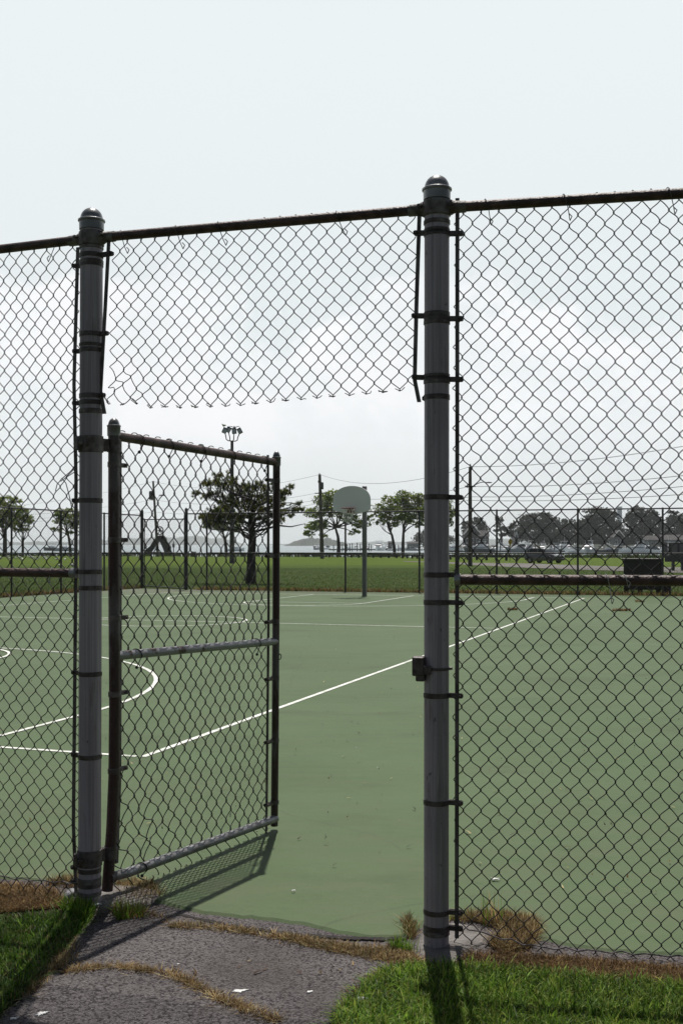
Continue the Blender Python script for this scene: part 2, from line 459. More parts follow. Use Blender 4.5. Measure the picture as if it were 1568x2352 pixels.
# ------------------------------------------------------------------ mesh builder
class MB:
    def __init__(s):
        s.v, s.f, s.n, s.c = [], [], 0, []

    def add(s, v, faces, col=None):
        v = np.asarray(v, float).reshape(-1, 3)
        s.v.append(v)
        if isinstance(faces, np.ndarray):
            s.f.append(faces + s.n)
        else:
            by = {}
            for q in faces:
                by.setdefault(len(q), []).append(q)
            for q in by.values():
                s.f.append(np.array(q, int) + s.n)
        if col is not None:
            cc = np.asarray(col, float)
            if cc.ndim == 1:
                cc = np.tile(cc, (len(v), 1))
            s.c.append(cc)
        s.n += len(v)
        return s

    def box(s, c, size, rz=0.0, rx=0.0, ry=0.0, taper=1.0):
        x, y, z = (q / 2 for q in size)
        v = np.array([[-x, -y, -z], [x, -y, -z], [x, y, -z], [-x, y, -z], [-x * taper, -y * taper, z], [x * taper, -y * taper, z], [x * taper, y * taper, z], [-x * taper, y * taper, z]])
        m = np.array((Matrix.Rotation(rz, 3, 'Z') @ Matrix.Rotation(ry, 3, 'Y') @ Matrix.Rotation(rx, 3, 'X')))
        return s.add(v @ m.T + np.asarray(c), np.array([[0, 3, 2, 1], [4, 5, 6, 7], [0, 1, 5, 4], [1, 2, 6, 5], [2, 3, 7, 6], [3, 0, 4, 7]]))

    def bevel_box(s, c, size, b=0.01, rz=0.0):
        x, y, z = (q / 2 for q in size)
        pr = [(x - b, -y), (x, -y + b), (x, y - b), (x - b, y), (-x + b, y), (-x, y - b), (-x, -y + b), (-x + b, -y)]
        inn = [(px_ * (x - b) / x, py_ * (y - b) / y) for px_, py_ in pr]
        v = [(*p, -z) for p in inn] + [(*p, -z + b) for p in pr] + [(*p, z - b) for p in pr] + [(*p, z) for p in inn]
        f = [list(range(7, -1, -1)), list(range(24, 32))]
        for k in range(3):
            for i in range(8):
                j = (i + 1) % 8
                f.append([k * 8 + i, k * 8 + j, k * 8 + 8 + j, k * 8 + 8 + i])
        m = np.array(Matrix.Rotation(rz, 3, 'Z'))
        return s.add(np.array(v) @ m.T + np.asarray(c), f)

    def tube(s, path, r, n=8, caps=True, ref=None, col=None):
        p = np.asarray(path, float)
        k = len(p)
        r = np.full(k, r) if np.isscalar(r) else np.asarray(r, float)
        t = np.gradient(p, axis=0)
        t /= np.linalg.norm(t, axis=1)[:, None] + 1e-12
        if ref is None:
            ref = np.array([0.0, 0, 1]) if abs(t[:, 2]).mean() < 0.8 else np.array([0.0, 1, 0])
        a = np.cross(t, ref)
        a /= np.linalg.norm(a, axis=1)[:, None] + 1e-9
        b = np.cross(t, a)
        th = np.arange(n) * 2 * math.pi / n
        v = p[:, None, :] + r[:, None, None] * (np.cos(th)[None, :, None] * a[:, None, :] + np.sin(th)[None, :, None] * b[:, None, :])
        i = np.arange(k - 1)[:, None] * n
        j = np.arange(n)[None, :]
        j2 = (j + 1) % n
        q = np.stack([i + j, i + n + j, i + n + j2, i + j2], -1).reshape(-1, 4)
        s.add(v.reshape(-1, 3), q, col)
        if caps and n > 2:
            s.f.append(np.array([list(range(n))]) + s.n - k * n)
            s.f.append(np.array([list(range(n - 1, -1, -1))]) + s.n - n)
        return s

    def lathe(s, prof, n=24, c=(0, 0, 0), lean=(0, 0)):
        prof = np.asarray(prof, float)
        th = np.arange(n) * 2 * math.pi / n
        v = np.stack([prof[:, 0][:, None] * np.cos(th) + lean[0] * prof[:, 1][:, None], prof[:, 0][:, None] * np.sin(th) + lean[1] * prof[:, 1][:, None], np.repeat(prof[:, 1][:, None], n, 1)], -1)
        k = len(prof)
        i = np.arange(k - 1)[:, None] * n
        j = np.arange(n)[None, :]
        j2 = (j + 1) % n
        q = np.stack([i + j, i + j2, i + n + j2, i + n + j], -1).reshape(-1, 4)
        return s.add(v.reshape(-1, 3) + np.asarray(c), q)

    def prism(s, outline, axis_o, ex, ey, ez):
        """outline in (ex,ey), extruded along vector ez (full thickness)"""
        o, ex, ey, ez = (np.asarray(q, float) for q in (axis_o, ex, ey, ez))
        a = np.array([o + u * ex + w * ey - ez / 2 for u, w in outline])
        b = a + ez
        n = len(a)
        f = [list(range(n - 1, -1, -1)), list(range(n, 2 * n))]
        f += [[i, (i + 1) % n, n + (i + 1) % n, n + i] for i in range(n)]
        return s.add(np.vstack([a, b]), f)

    def sphere(s, c, r, nu=12, nv=8, scale=(1, 1, 1)):
        pr = [(max(1e-4, math.sin(math.pi * i / nv)), -math.cos(math.pi * i / nv)) for i in range(nv + 1)]
        t = MB().lathe(pr, nu)
        return s.add(t.v[0] * r * np.asarray(scale) + np.asarray(c), t.f[0])

    def build(s, name, m, parent=None, smooth=True, structure=False, kind=None, auto=True):
        v = np.vstack(s.v)
        if parent is not None:
            top = parent
            while top.parent:
                top = top.parent
            v = v - np.array(top.get('origin', (0, 0, 0)))
        me = bpy.data.meshes.new(name)
        me.vertices.add(len(v))
        me.vertices.foreach_set('co', v.astype(np.float32).ravel())
        tot = sum(f.size for f in s.f)
        npoly = sum(len(f) for f in s.f)
        me.loops.add(tot)
        me.loops.foreach_set('vertex_index', np.concatenate([f.ravel() for f in s.f]).astype(np.int32))
        lt = np.concatenate([np.full(len(f), f.shape[1]) for f in s.f]).astype(np.int32)
        me.polygons.add(npoly)
        me.polygons.foreach_set('loop_start', np.concatenate([[0], np.cumsum(lt)[:-1]]).astype(np.int32))
        me.polygons.foreach_set('loop_total', lt)
        me.update(calc_edges=True)
        if s.c:
            at = me.color_attributes.new('tint', 'FLOAT_COLOR', 'POINT')
            cc = np.vstack(s.c)
            at.data.foreach_set('color', np.hstack([cc, np.ones((len(cc), 1))]).astype(np.float32).ravel())
        me.validate()
        me.polygons.foreach_set('use_smooth', np.full(len(me.polygons), bool(smooth)))
        if smooth:
            if auto and len(v) < 20000:
                try:
                    me.set_sharp_from_angle(angle=R(38))
                except Exception:
                    pass
        me.materials.append(m)
        o = bpy.data.objects.new(name, me)
        COL.objects.link(o)
        if parent is not None:
            o.parent = parent
        if structure:
            o['kind'] = 'structure'
        if kind:
            o['kind'] = kind
        return o


def tag(o, label, cat, group=None):
    o['label'] = label
    o['category'] = cat
    if group:
        o['group'] = group
    return o


def thing(name, label, cat, loc=(0, 0, 0), group=None):
    o = bpy.data.objects.new(name, None)
    COL.objects.link(o)
    o.location = tuple(float(q) for q in loc)
    o['origin'] = tuple(float(q) for q in loc)
    o.empty_display_size = 0.2
    return tag(o, label, cat, group)


def dup(root, loc, rz=0.0, scale=1.0, label=None, group=None):
    r = root.copy()
    COL.objects.link(r)
    r.location = tuple(float(q) for q in loc)
    r.rotation_euler = (0, 0, rz)
    r.scale = (scale, scale, scale) if np.isscalar(scale) else scale
    if label:
        r['label'] = label
    if group:
        r['group'] = group
    for ch in list(root.children):
        c_ = ch.copy()
        COL.objects.link(c_)
        c_.parent = r
        for g_ in list(ch.children):
            d_ = g_.copy()
            COL.objects.link(d_)
            d_.parent = c_
    return r


# ------------------------------------------------------------------ setting: ground, court, path, road, water, hills
def sheet(pts, name, m, dz, thick=0.0, slope=0.0):
    """flat sheet on the sloping site from (x, y) corners, with an edge face if thick"""
    p = [np.array([x, y, gz(x, y) + dz]) for x, y in pts]
    b = MB().add(np.array(p), [list(range(len(p)))])
    if thick:
        n = len(p)
        q = np.array([w - [0, 0, thick] for w in p])
        if slope:                            # edge worn to a shallow bevel instead of a clean step
            t_ = np.roll(q, -1, 0)[:, :2] - np.roll(q, 1, 0)[:, :2]
            t_ /= np.linalg.norm(t_, axis=1)[:, None] + 1e-9
            q[:, 0] += t_[:, 1] * slope
            q[:, 1] -= t_[:, 0] * slope
        b.add(np.vstack([p, q]), [[i, n + i, n + (i + 1) % n, (i + 1) % n] for i in range(n)])
    return b.build(name, m, smooth=False, structure=True)


def shore(x):
    return np.clip(232 - 0.5 * x, 178, 285)


xs = np.concatenate([[-1400, -700, -350], np.arange(-200, 201, 8), [350, 700, 1400]])
ys = np.concatenate([[-30, -5, 1.0, 3, 5, 8, 12, 20, 30], np.arange(40, 150, 10), np.arange(150, 300, 4), [305, 330]])
XX, YY = np.meshgrid(xs, ys)
sh = shore(XX)
tt = np.clip((YY - sh) / 9.0, 0, 1)
ZZ = -SLOPE * np.minimum(YY, 300) - tt * tt * (3 - 2 * tt) * 2.2
nx = len(xs)
fi = (np.arange(len(ys) - 1)[:, None] * nx + np.arange(nx - 1)[None, :]).ravel()
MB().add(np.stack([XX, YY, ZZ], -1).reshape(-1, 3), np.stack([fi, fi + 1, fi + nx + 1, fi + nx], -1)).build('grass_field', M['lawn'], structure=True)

wv = []
for y0, y1 in ((120, 8900),):
    wv = [[-5200, y0, -1.2], [5200, y0, -1.2], [5200, y1, -1.2], [-5200, y1, -1.2]]
MB().add(np.array(wv), [[0, 1, 2, 3]]).build('water', M['water'], smooth=False, structure=True)

CA, SA = math.cos(0.3283), math.sin(0.3283)
CO = np.array([-1.563, 8.628])                 # near right corner of the court
U = np.array([SA, CA])                          # along the sideline, away
V = np.array([-CA, SA])                         # along the baseline, to the left
CL, CW = 29.45, 15.12


def court_pt(s, t):
    return CO + U * s + V * t


far_line = lambda t: np.array([0.148 + CA * t, 42.0 - SA * t])   # line of the far fence
left_line = lambda t: np.array([-8.30 - SA * t, 46.3 - CA * t])  # line of the left fence (towards the camera)

e = [G(*q)[:2] for q in ((-420, 1985), (-100, 2008), (60, 2022), (160, 2030), (235, 2044), (340, 2072), (440, 2094), (627, 2117), (692, 2127), (780, 2143), (855, 2154), (927, 2156), (948, 2140), (985, 2114), (1100, 2112), (1235, 2160), (1330, 2178), (1568, 2200), (1900, 2232))]
ragged = []
for a_, b_ in zip(e[:-1], e[1:]):            # the painted skin breaks off unevenly
    m_ = max(2, int(np.linalg.norm(b_ - a_) / 0.035))
    for k in range(m_):
        ragged.append(a_ + (b_ - a_) * k / m_ + rng.normal(0, .0065, 2) + [0, .012 * math.sin(len(ragged) * .37)])
e = ragged + [e[-1]]
pts = [tuple(q) for q in e] + [tuple(q) for q in (far_line(21), far_line(-6.0) + [0, -.02], np.array([-6.6, 44.6]), left_line(0.2) + [.1, -.3], left_line(34))]
sheet(pts, 'basketball_court', M['court'], 0.016, 0.014, 0.022)

# worn asphalt border, path, soil verge
low = [tuple(G(*q)[:2]) for q in ((-420, 2100), (-420, 1970), (200, 1990), (800, 2050), (1050, 2075), (1960, 2160), (1960, 2262), (1568, 2226), (1320, 2206), (1165, 2196), (950, 2206), (560, 2150), (400, 2132), (150, 2075))]
sheet(low, 'court_border', M['asphalt'], 0.006)
path = [tuple(G(*q)[:2]) for q in ((400, 2090), (560, 2140), (760, 2168), (955, 2196), (885, 2234), (837, 2270), (801, 2306), (768, 2350), (700, 2480), (560, 2900), (-1500, 2900), (-420, 2560), (0, 2345), (80, 2268), (120, 2222), (165, 2168), (215, 2112), (280, 2080))]
sheet(path, 'path', M['asphalt'], 0.011)
sheet([(-5, 0.3), (5, 0.3), (5, 4.6), (0.4, 5.2), (-5, 7.2)], 'verge', M['soil'], 0.003)

gap = [G(*q)[:2] for q in ((405, 2106), (440, 2113), (528, 2132), (610, 2143), (690, 2154), (780, 2160), (867, 2163), (930, 2160), (948, 2152))]
gl_, gr_ = [], []
for a_, b_ in zip(gap[:-1], gap[1:]):
    for k in range(10):
        q = a_ + (b_ - a_) * k / 10
        w_ = rng.uniform(.004, .020)
        gl_.append((q[0], q[1] + w_ + rng.normal(0, .004)))
        gr_.append((q[0], q[1] - w_ + rng.normal(0, .004)))
sheet(gl_ + gr_[::-1], 'crack', M['gap'], 0.0135)

road = [G(*q)[:2] for q in ((925, 1289.2), (990, 1290.2), (1066, 1292.6), (1220, 1294.6), (1317, 1298.5), (1434, 1302), (1900, 1308), (1900, 1327), (1434, 1312), (1317, 1308.5), (1200, 1304), (1066, 1297.2), (990, 1292.4), (925, 1290.2))]
sheet([tuple(q) for q in road], 'road', M['road'], 0.02)


def strip(pl, w, name, dz=0.027):
    """painted line of width w along a polyline in world xy"""
    p = np.array(pl)
    t = np.gradient(p, axis=0)
    t /= np.linalg.norm(t, axis=1)[:, None]
    nrm = np.stack([-t[:, 1], t[:, 0]], -1) * w / 2
    a, b_ = p + nrm, p - nrm
    v = np.vstack([a, b_])
    v = np.column_stack([v, gz(0, v[:, 1]) + dz - .007])
    n = len(p)
    f = [[i, n + i, n + i + 1, i + 1] for i in range(n - 1)]
    o = MB().add(v, f).build(name, M['white'], bpy.data.objects['basketball_court'], smooth=False)
    return o


def arc(cs, ct, r, a0, a1, n=48):
    return [court_pt(cs + r * math.cos(a), ct + r * math.sin(a)) for a in np.linspace(a0, a1, n)]


LW = 0.055
strip([court_pt(0, -LW / 2), court_pt(CL, -LW / 2)], LW, 'sideline')
strip([court_pt(0, CW), court_pt(CL, CW)], LW, 'sideline')
strip([court_pt(0, LW / 2), court_pt(0, CW - LW)], LW, 'baseline')
strip([court_pt(CL, LW / 2), court_pt(CL, CW - LW)], LW, 'baseline')
strip([court_pt(CL / 2, LW / 2), court_pt(CL / 2, CW - LW)], LW, 'half_court_line', 0.028)
strip(arc(CL / 2, CW / 2, 1.83, 0, 2 * math.pi, 64), LW, 'centre_circle', 0.030)
B3, R3 = 1.76, 5.95
for sgn, s0 in ((1, 0.0), (-1, CL)):
    pl = [court_pt(s0 + sgn * 0.03, CW / 2 - R3)] + [court_pt(s0 + sgn * (B3 + R3 * math.sin(a)), CW / 2 - R3 * math.cos(a)) for a in np.linspace(0, math.pi, 60)] + [court_pt(s0 + sgn * 0.03, CW / 2 + R3)]
    strip(pl, LW, 'three_point_line', 0.029)
    fl = 5.8
    for k in (-1, 1):
        strip([court_pt(s0 + sgn * 0.03, CW / 2 + k * 1.83), court_pt(s0 + sgn * fl, CW / 2 + k * 1.83)], LW, 'lane_line', 0.031)
    strip([court_pt(s0 + sgn * fl, CW / 2 - 1.8), court_pt(s0 + sgn * fl, CW / 2 + 1.8)], LW, 'free_throw_line', 0.033)
    strip([court_pt(s0 + sgn * (fl + 1.83 * math.sin(a)), CW / 2 - 1.83 * math.cos(a)) for a in np.linspace(0, math.pi, 40)], LW, 'free_throw_arc', 0.035)


def hill(name, x0, x1, D, prof, depth):
    """wooded land across the bay: a lumpy ridge with real depth"""
    n, k = 160, 7
    rr = np.random.default_rng(int(D) + len(name) + int(x0))
    u = np.linspace(0, 1, n)
    xp = np.linspace(x0, x1, n)
    hp = np.interp(xp, [q[0] for q in prof], [q[1] for q in prof])
    hp = hp + np.where(hp > 3, 1, 0.2) * (np.sin(u * 91) * .6 + np.sin(u * 47 + 1) * .9 + rr.normal(0, .35, n)) * D / 2552 * 0.8
    v = []
    for j in range(k):
        w_ = j / (k - 1)
        sh_ = math.sin(math.pi * w_) ** .5
        yj = D + (w_ - .5) * depth
        jit = rr.normal(0, .05, n) + 1
        v.append(np.stack([(xp - CX) / F * D * np.ones(n), np.full(n, yj), -1.6 + np.maximum(hp * sh_ * jit, 0)], -1))
    v = np.vstack(v)
    fi_ = (np.arange(k - 1)[:, None] * n + np.arange(n - 1)[None, :]).ravel()
    return MB().add(v, np.stack([fi_, fi_ + 1, fi_ + n + 1, fi_ + n], -1)).build(name, M['hill'], structure=True)


px2m = lambda D: D / F
k_ = px2m(6800)
hill('hills', 225, 560, 6800, [(225, 4), (240, 11 * k_), (290, 17 * k_), (325, 14 * k_), (350, 18 * k_), (375, 20 * k_), (400, 16 * k_), (425, 19 * k_), (455, 21 * k_), (490, 14 * k_), (512, 17 * k_), (535, 10 * k_), (560, 1)], 500)
k_ = px2m(6000)
hill('hills', -120, 245, 6000, [(-120, 7 * k_), (60, 6 * k_), (100, 9 * k_), (150, 7 * k_), (190, 13 * k_), (228, 15 * k_), (245, 6 * k_)], 300)
k_ = px2m(2600)
hill('hills', 655, 800, 2600, [(655, 1), (668, 7 * k_), (690, 15 * k_), (715, 20 * k_), (742, 16 * k_), (752, 20 * k_), (770, 13 * k_), (786, 10 * k_), (800, 1)], 220)
k_ = px2m(7500)
hill('hills', 520, 1700, 7500, [(520, 1), (600, 2.5 * k_), (700, 4 * k_), (950, 9 * k_), (1100, 14 * k_), (1700, 15 * k_)], 300)
hill('far_bank', 900, 2000, 640, [(900, .5), (960, 2.2), (1100, 3.0), (2000, 3.2)], 160)

# ------------------------------------------------------------------ chain link fabric
def fabric(mb, mapf, c0, c1, rows, w, v, r, dmax, sides=5, us=(0, .1, .3, .5, .7, .9), warp=None, ends=0):
    """woven zigzag wires; rows(i) gives first and last half row; mapf(s, z_rows, depth) -> world points"""
    a = w / 2
    us = np.array(us)
    es = 0.55 * us + 0.45 * us * us * (3 - 2 * us)
    for i in range(c0, c1):
        j0, j1 = rows(i)
        S, J, Dp = [], [], []
        for j in range(j0, j1):
            right = (i + j) % 2
            s0 = (i + right) * a + (r * 1.1 if right else -r * 1.1)
            s1 = (i + 1 - right) * a + (r * 1.1 if not right else -r * 1.1)
            sg = 1 if right == 0 else -1
            S.append(s0 + (s1 - s0) * es)
            J.append(j + us)
            Dp.append(sg * dmax * np.sin(math.pi * us) ** .6)
        right = (i + j1) % 2
        S.append([(i + right) * a])
        J.append([j1])
        Dp.append([0])
        S, J, Dp = np.concatenate(S), np.concatenate(J), np.concatenate(Dp)
        if warp is not None:
            S, J = warp(S, J)
        p = mapf(S, J * v / 2, Dp)
        mb.tube(p, r, sides, caps=False, ref=np.array([0.2, 1.0, 0.1]))
    return mb


# ------------------------------------------------------------------ the near fence
PL, PR = np.array([-1.139, 5.05]), np.array([0.386, 4.53])
dG = (PR - PL) / np.linalg.norm(PR - PL)                       # gate bay, left post to right post
dR = np.array([math.cos(R(10.7)), -math.sin(R(10.7))])         # right bay
dL = np.array([math.cos(R(21.6)), -math.sin(R(21.6))])         # left bay
nrm = lambda d: np.array([d[1], -d[0]])                        # points to the camera side
nrm = lambda d: np.array([-abs(d[1]) if d[0] > 0 else abs(d[1]), -abs(d[0])])
base_l = np.array([PL[0], PL[1], gz(0, 5.05)])
fence = thing('chain_link_fence', 'tall near chain link fence with two thick grey posts around the open gateway', 'fence', (PR[0], PR[1], gz(0, PR[1])))


def z_at(y, D):
    return H - (y - YH) / F * D


RP = 0.0508
ZL, ZR = 3.02, 3.001                 # height of the top rail at the posts


def post(P, zb, ztop, lean, bands, ears, ribs):
    c = (P[0], P[1], 0)
    b = MB().lathe([(RP, zb - .15), (RP, ztop - .05)], 28, c, lean)
    p = b.build('fence_post', M['post'], fence)
    capz = ztop - .10
    pr = [(RP + .001, capz - .003), (.0553, capz), (.0558, capz + .034), (.0610, capz + .038), (.0612, capz + .0445), (.057, capz + .0475), (.0507, capz + .0495)]
    for a in np.linspace(0, math.pi / 2, 8)[1:]:
        pr.append((max(.0507 * math.cos(a), .0004), capz + .0495 + .0505 * math.sin(a)))
    MB().lathe(pr, 28, c, lean).build('post_cap', M['cap'], p)
    for z, hh in ribs:
        MB().lathe([(RP, z - hh / 2), (RP + .0035, z - hh / 2 + .002), (RP + .0035, z + hh / 2 - .002), (RP, z + hh / 2)], 28, c, lean).build('clamp_ring', M['fitting'], p)
    for z, d, ln, tilt in ears:
        d3 = np.array([d[0], d[1], 0.0])
        side = np.array([-d[1], d[0], 0.0])
        bb = MB().lathe([(RP, z - .0105), (RP + .0028, z - .0098), (RP + .0028, z + .0098), (RP, z + .0105)], 28, c, lean)
        cc = np.array([P[0] + lean[0] * z, P[1] + lean[1] * z, z])
        for q in (-1, 1):
            bb.prism([(.046, -.010), (ln - .006, -.010 + tilt), (ln, -.006 + tilt), (ln, .006 + tilt), (ln - .006, .010 + tilt), (.046, .010)], cc + side * q * .0065, d3, np.array([0, 0, 1.0]), side * .003)
        e_ = bb.build('tension_band', M['band'], p)
        bo = MB().tube([cc + d3 * (ln - .014) - side * .017 + [0, 0, tilt], cc + d3 * (ln - .014) + side * .017 + [0, 0, tilt]], .0055, 6)
        v_ = bo.build('bolt', M['band'], p)
    return p


leanL = (0.0032, 0.0)
leanR = (0.0008, 0.0)
PLb = np.array([PL[0] - .005, PL[1]])
yl = lambda y: z_at(y, 5.05)
yr = lambda y: z_at(y, 4.53)
earsL = [(yl(q), -dL, .098, .002) for q in (608, 805, 925, 1150, 1547, 1737, 1997, 2030)] + [(yl(q), -dL, .055, 0) for q in (1350,)] + [(yl(q), -dL, .07, 0) for q in (1313,)]
earsL += [(yl(q), dG, ln, .003) for q, ln in ((588, .112), (769, .088), (910, .072))]
postL = post(PLb, -.03, 3.159, leanL, None, earsL, [(yl(603), .02), (yl(945), .022), (yl(793), .016), (yl(570), .014), (yl(2050), .02), (yl(2020), .026)])
earsR = [(yr(q), dR, .108, -.002) for q in (538, 733, 872, 1142, 1383, 1596, 1841, 2092, 2128)] + [(yr(1320), dR, .09, 0)]
earsR += [(yr(q), -dG, ln, .004) for q, ln in ((533, .098), (724, .105), (866, .104))] + [(yr(913), -dG, .06, -.002)]
postR = post(PR, -.04, 3.134, leanR, None, earsR, [(yr(512), .018), (yr(742), .016), (yr(878), .016), (yr(2140), .02)])

# plain line posts where the bays go on outside the picture
for P_, d_ in ((PR, dR), (PLb, -dL)):
    q_ = P_ + d_ * 3.1
    MB().lathe([(.036, -.2), (.036, 3.04), (.030, 3.07), (.001, 3.09)], 18, (q_[0], q_[1], 0)).build('line_post', M['post'], fence)

# brace bands with cast rail ends holding the top rails
for P, z, p, lean, dirs in ((PLb, ZL, postL, leanL, (-dL, dG)), (PR, ZR, postR, leanR, (-dG, dR))):
    c = np.array([P[0] + lean[0] * z, P[1], z])
    b = MB().lathe([(RP, -.036), (RP + .006, -.032), (RP + .0075, -.012), (RP + .0075, .012), (RP + .006, .026), (RP, .031)], 28, c)
    for d in dirs:
        d3 = np.array([*d, 0.0])
        b.tube([c + d3 * .045, c + d3 * .062, c + d3 * .072, c + d3 * .118], [.033, .030, .0245, .0240], 16)
        b.tube([c + d3 * .066 + [0, 0, .006] + np.array([*nrm(dG), 0]) * .018, c + d3 * .066 + [0, 0, .006] + np.array([*nrm(dG), 0]) * .042], .008, 8)
    b.build('rail_end_fitting', M['fitting'], p)


def rail(name, a, b_, r, m, parent, n=16, wob=0.0):
    a, b_ = np.asarray(a), np.asarray(b_)
    u = np.linspace(0, 1, 24)[:, None]
    p = a + (b_ - a) * u
    p[:, 2] += wob * np.sin(u[:, 0] * 7)
    return MB().tube(p, r, n).build(name, m, parent)


def on(P, d, s, z):
    return np.array([P[0] + d[0] * s, P[1] + d[1] * s, z])


rail('top_rail', on(PLb, dG, .08, ZL), on(PR, -dG, .08, ZR), .0208, M['rust'], fence)
rail('top_rail', on(PR, dR, .08, ZR), on(PR, dR, 3.05, ZR + .012), .0208, M['rust'], fence)
rail('top_rail', on(PLb, -dL, .08, ZL), on(PLb, -dL, 3.05, ZL + .004), .0208, M['rust'], fence)
mr = rail('middle_rail', on(PR, dR, .085, yr(1331)), on(PR, dR, 3.05, yr(1331) + .004), .0215, M['rust'], fence)
MB().tube([on(PR, dR, .074, yr(1331)), on(PR, dR, .098, yr(1331))], [.0245, .0252], 18).build('rail_cup', M['sleeve'], mr)
ml = rail('middle_rail', on(PLb, -dL, .078, yl(1317)), on(PLb, -dL, 3.05, yl(1317) + .002), .0205, M['rust'], fence)
MB().tube([on(PLb, -dL, .066, yl(1317)), on(PLb, -dL, .098, yl(1317))], [.0235, .0245], 18).build('rail_cup', M['sleeve'], ml)


def flat_bar(pl, d, name, m, parent, w=.0165, t=.005):
    d3 = np.array([*d, 0.0])
    s3 = np.array([-d[1], d[0], 0.0])
    p = np.asarray(pl, float)
    v = np.concatenate([p + d3 * w / 2 + s3 * t / 2, p - d3 * w / 2 + s3 * t / 2, p - d3 * w / 2 - s3 * t / 2, p + d3 * w / 2 - s3 * t / 2])
    n = len(p)
    f = []
    for k in range(4):
        k2 = (k + 1) % 4
        f += [[k * n + i, k * n + i + 1, k2 * n + i + 1, k2 * n + i] for i in range(n - 1)]
    f += [[0, n, 2 * n, 3 * n], [4 * n - 1, 3 * n - 1, 2 * n - 1, n - 1]]
    return MB().add(v, f).build(name, m, parent, smooth=False)


flat_bar([on(PR, dR, .0855, yr(458)), on(PR, dR, .0845, yr(1300)), on(PR, dR, .083, yr(2152))], dR, 'tension_bar', M['bar'], fence)
flat_bar([on(PR, -dG, .071, yr(492)), on(PR, -dG, .083, yr(690)), on(PR, -dG, .091, yr(870)), on(PR, -dG, .072, yr(922))], dG, 'tension_bar', M['bar'], fence)
flat_bar([on(PLb, dG, .100, yl(558)), on(PLb, dG, .083, yl(700)), on(PLb, dG, .058, yl(900)), on(PLb, dG, .079, yl(952))], dG, 'tension_bar', M['bar'], fence)
flat_bar([on(PLb, -dL, .062, yl(565)), on(PLb, -dL, .083, yl(880)), on(PLb, -dL, .072, yl(1100)), on(PLb, -dL, .073, yl(1300)), on(PLb, -dL, .086, yl(1900)), on(PLb, -dL, .072, yl(2055))], dL, 'tension_bar', M['bar'], fence)


def bay_map(P, d, z0f):
    n3 = nrm(d)

    def f(s, zr, dp):
        return np.stack([P[0] + d[0] * s + n3[0] * dp, P[1] + d[1] * s + n3[1] * dp, z0f(s) - zr], -1)
    return f


WW, VV = .0708, .084


def gentle(ax, aj):
    def f(S, J):
        S2 = S + ax * np.sin(J * .21 + S * 5) + .0018 * np.sin(J * 1.7 + S * 91)
        J2 = J + aj * np.sin(S * 6.1 + J * .13) + .03 * np.sin(S * 57 + J * 2.3)
        return S2, J2
    return f


OFF = -.026                          # fabric is tied to the court side of the rails
m3 = lambda P, d, k=OFF: np.array([P[0] + nrm(d)[0] * k, P[1] + nrm(d)[1] * k])
b = fabric(MB(), bay_map(m3(PR, dR), dR, lambda s: ZR + .026 + s * .006), 2, 85, lambda i: (0, 73 + (i + 1) % 2), WW, VV, .0022, .005, warp=gentle(.004, .12))
b.build('chain_link_mesh', M['wire'], fence, auto=False)
b = fabric(MB(), bay_map(m3(PLb, dL), -dL, lambda s: ZL + .027), 2, 85, lambda i: (0, 71 + i % 2), WW, .0855, .0022, .005, warp=gentle(.005, .1))
b.build('chain_link_mesh', M['wire'], fence, auto=False)

NT = 18


def torn(S, J):
    q = np.clip(J / NT, 0, 1.1)
    S2 = S - .032 * q * (1 - .4 * q) * np.clip(1.3 - S, 0, 1) + .004 * np.sin(J * .5 + S * 7)
    dmg = .38 * np.exp(-((S - .08) / .22) ** 2) * q ** 5
    J2 = J + .15 * np.sin(S * 5.0) - 1.1 * dmg + dmg * 1.1 * np.sin(S * 38 + J * 2.1) - .6 * np.clip((S - .75) / .7, 0, 1) * q ** 2 + .5 * np.sin(math.pi * np.clip(S / 1.5, 0, 1)) * q ** 2
    S2 = S2 + dmg * .022 * np.sin(S * 47 + J * 3)
    return S2, J2


gmap = bay_map(m3(PLb, dG), dG, lambda s: ZL + .027 + s * (ZR - ZL) / 1.61)
b = fabric(MB(), gmap, 3, 43, lambda i: (0, NT + 1), WW, .082, .0021, .005, us=(0, .08, .25, .5, .75, .92), warp=torn)
tip = []
for i in range(3, 43):               # cut ends: each wire's last turn is twisted into a small barb
    s_, j_ = torn(np.array([(i + .5) * WW / 2 + WW / 4]), np.array([NT + 1.0 - 0]))
    if (i % 2) == 1:
        s0 = i * WW / 2
        ss, jj = torn(np.array([s0, s0 + .006, s0 + .012 + random.uniform(-.004, .008), s0 + .02 * random.choice((-1, 1))]), np.array([NT + 1.0, NT + 1.12, NT + 1.05, NT + .8 + random.uniform(-.15, .4)]))
        b.tube(gmap(ss, jj * .041, np.array([0, .004, .002, -.006])), .0019, 5)
        ss, jj = torn(np.array([s0, s0 - .005, s0 + .004, s0 - .018]), np.array([NT + 1.0, NT + 1.1, NT + 1.15, NT + .85]))
        b.tube(gmap(ss, jj * .041, np.array([0, -.004, .003, .004])), .0019, 5)
b.build('chain_link_mesh', M['wire'], fence, auto=False)


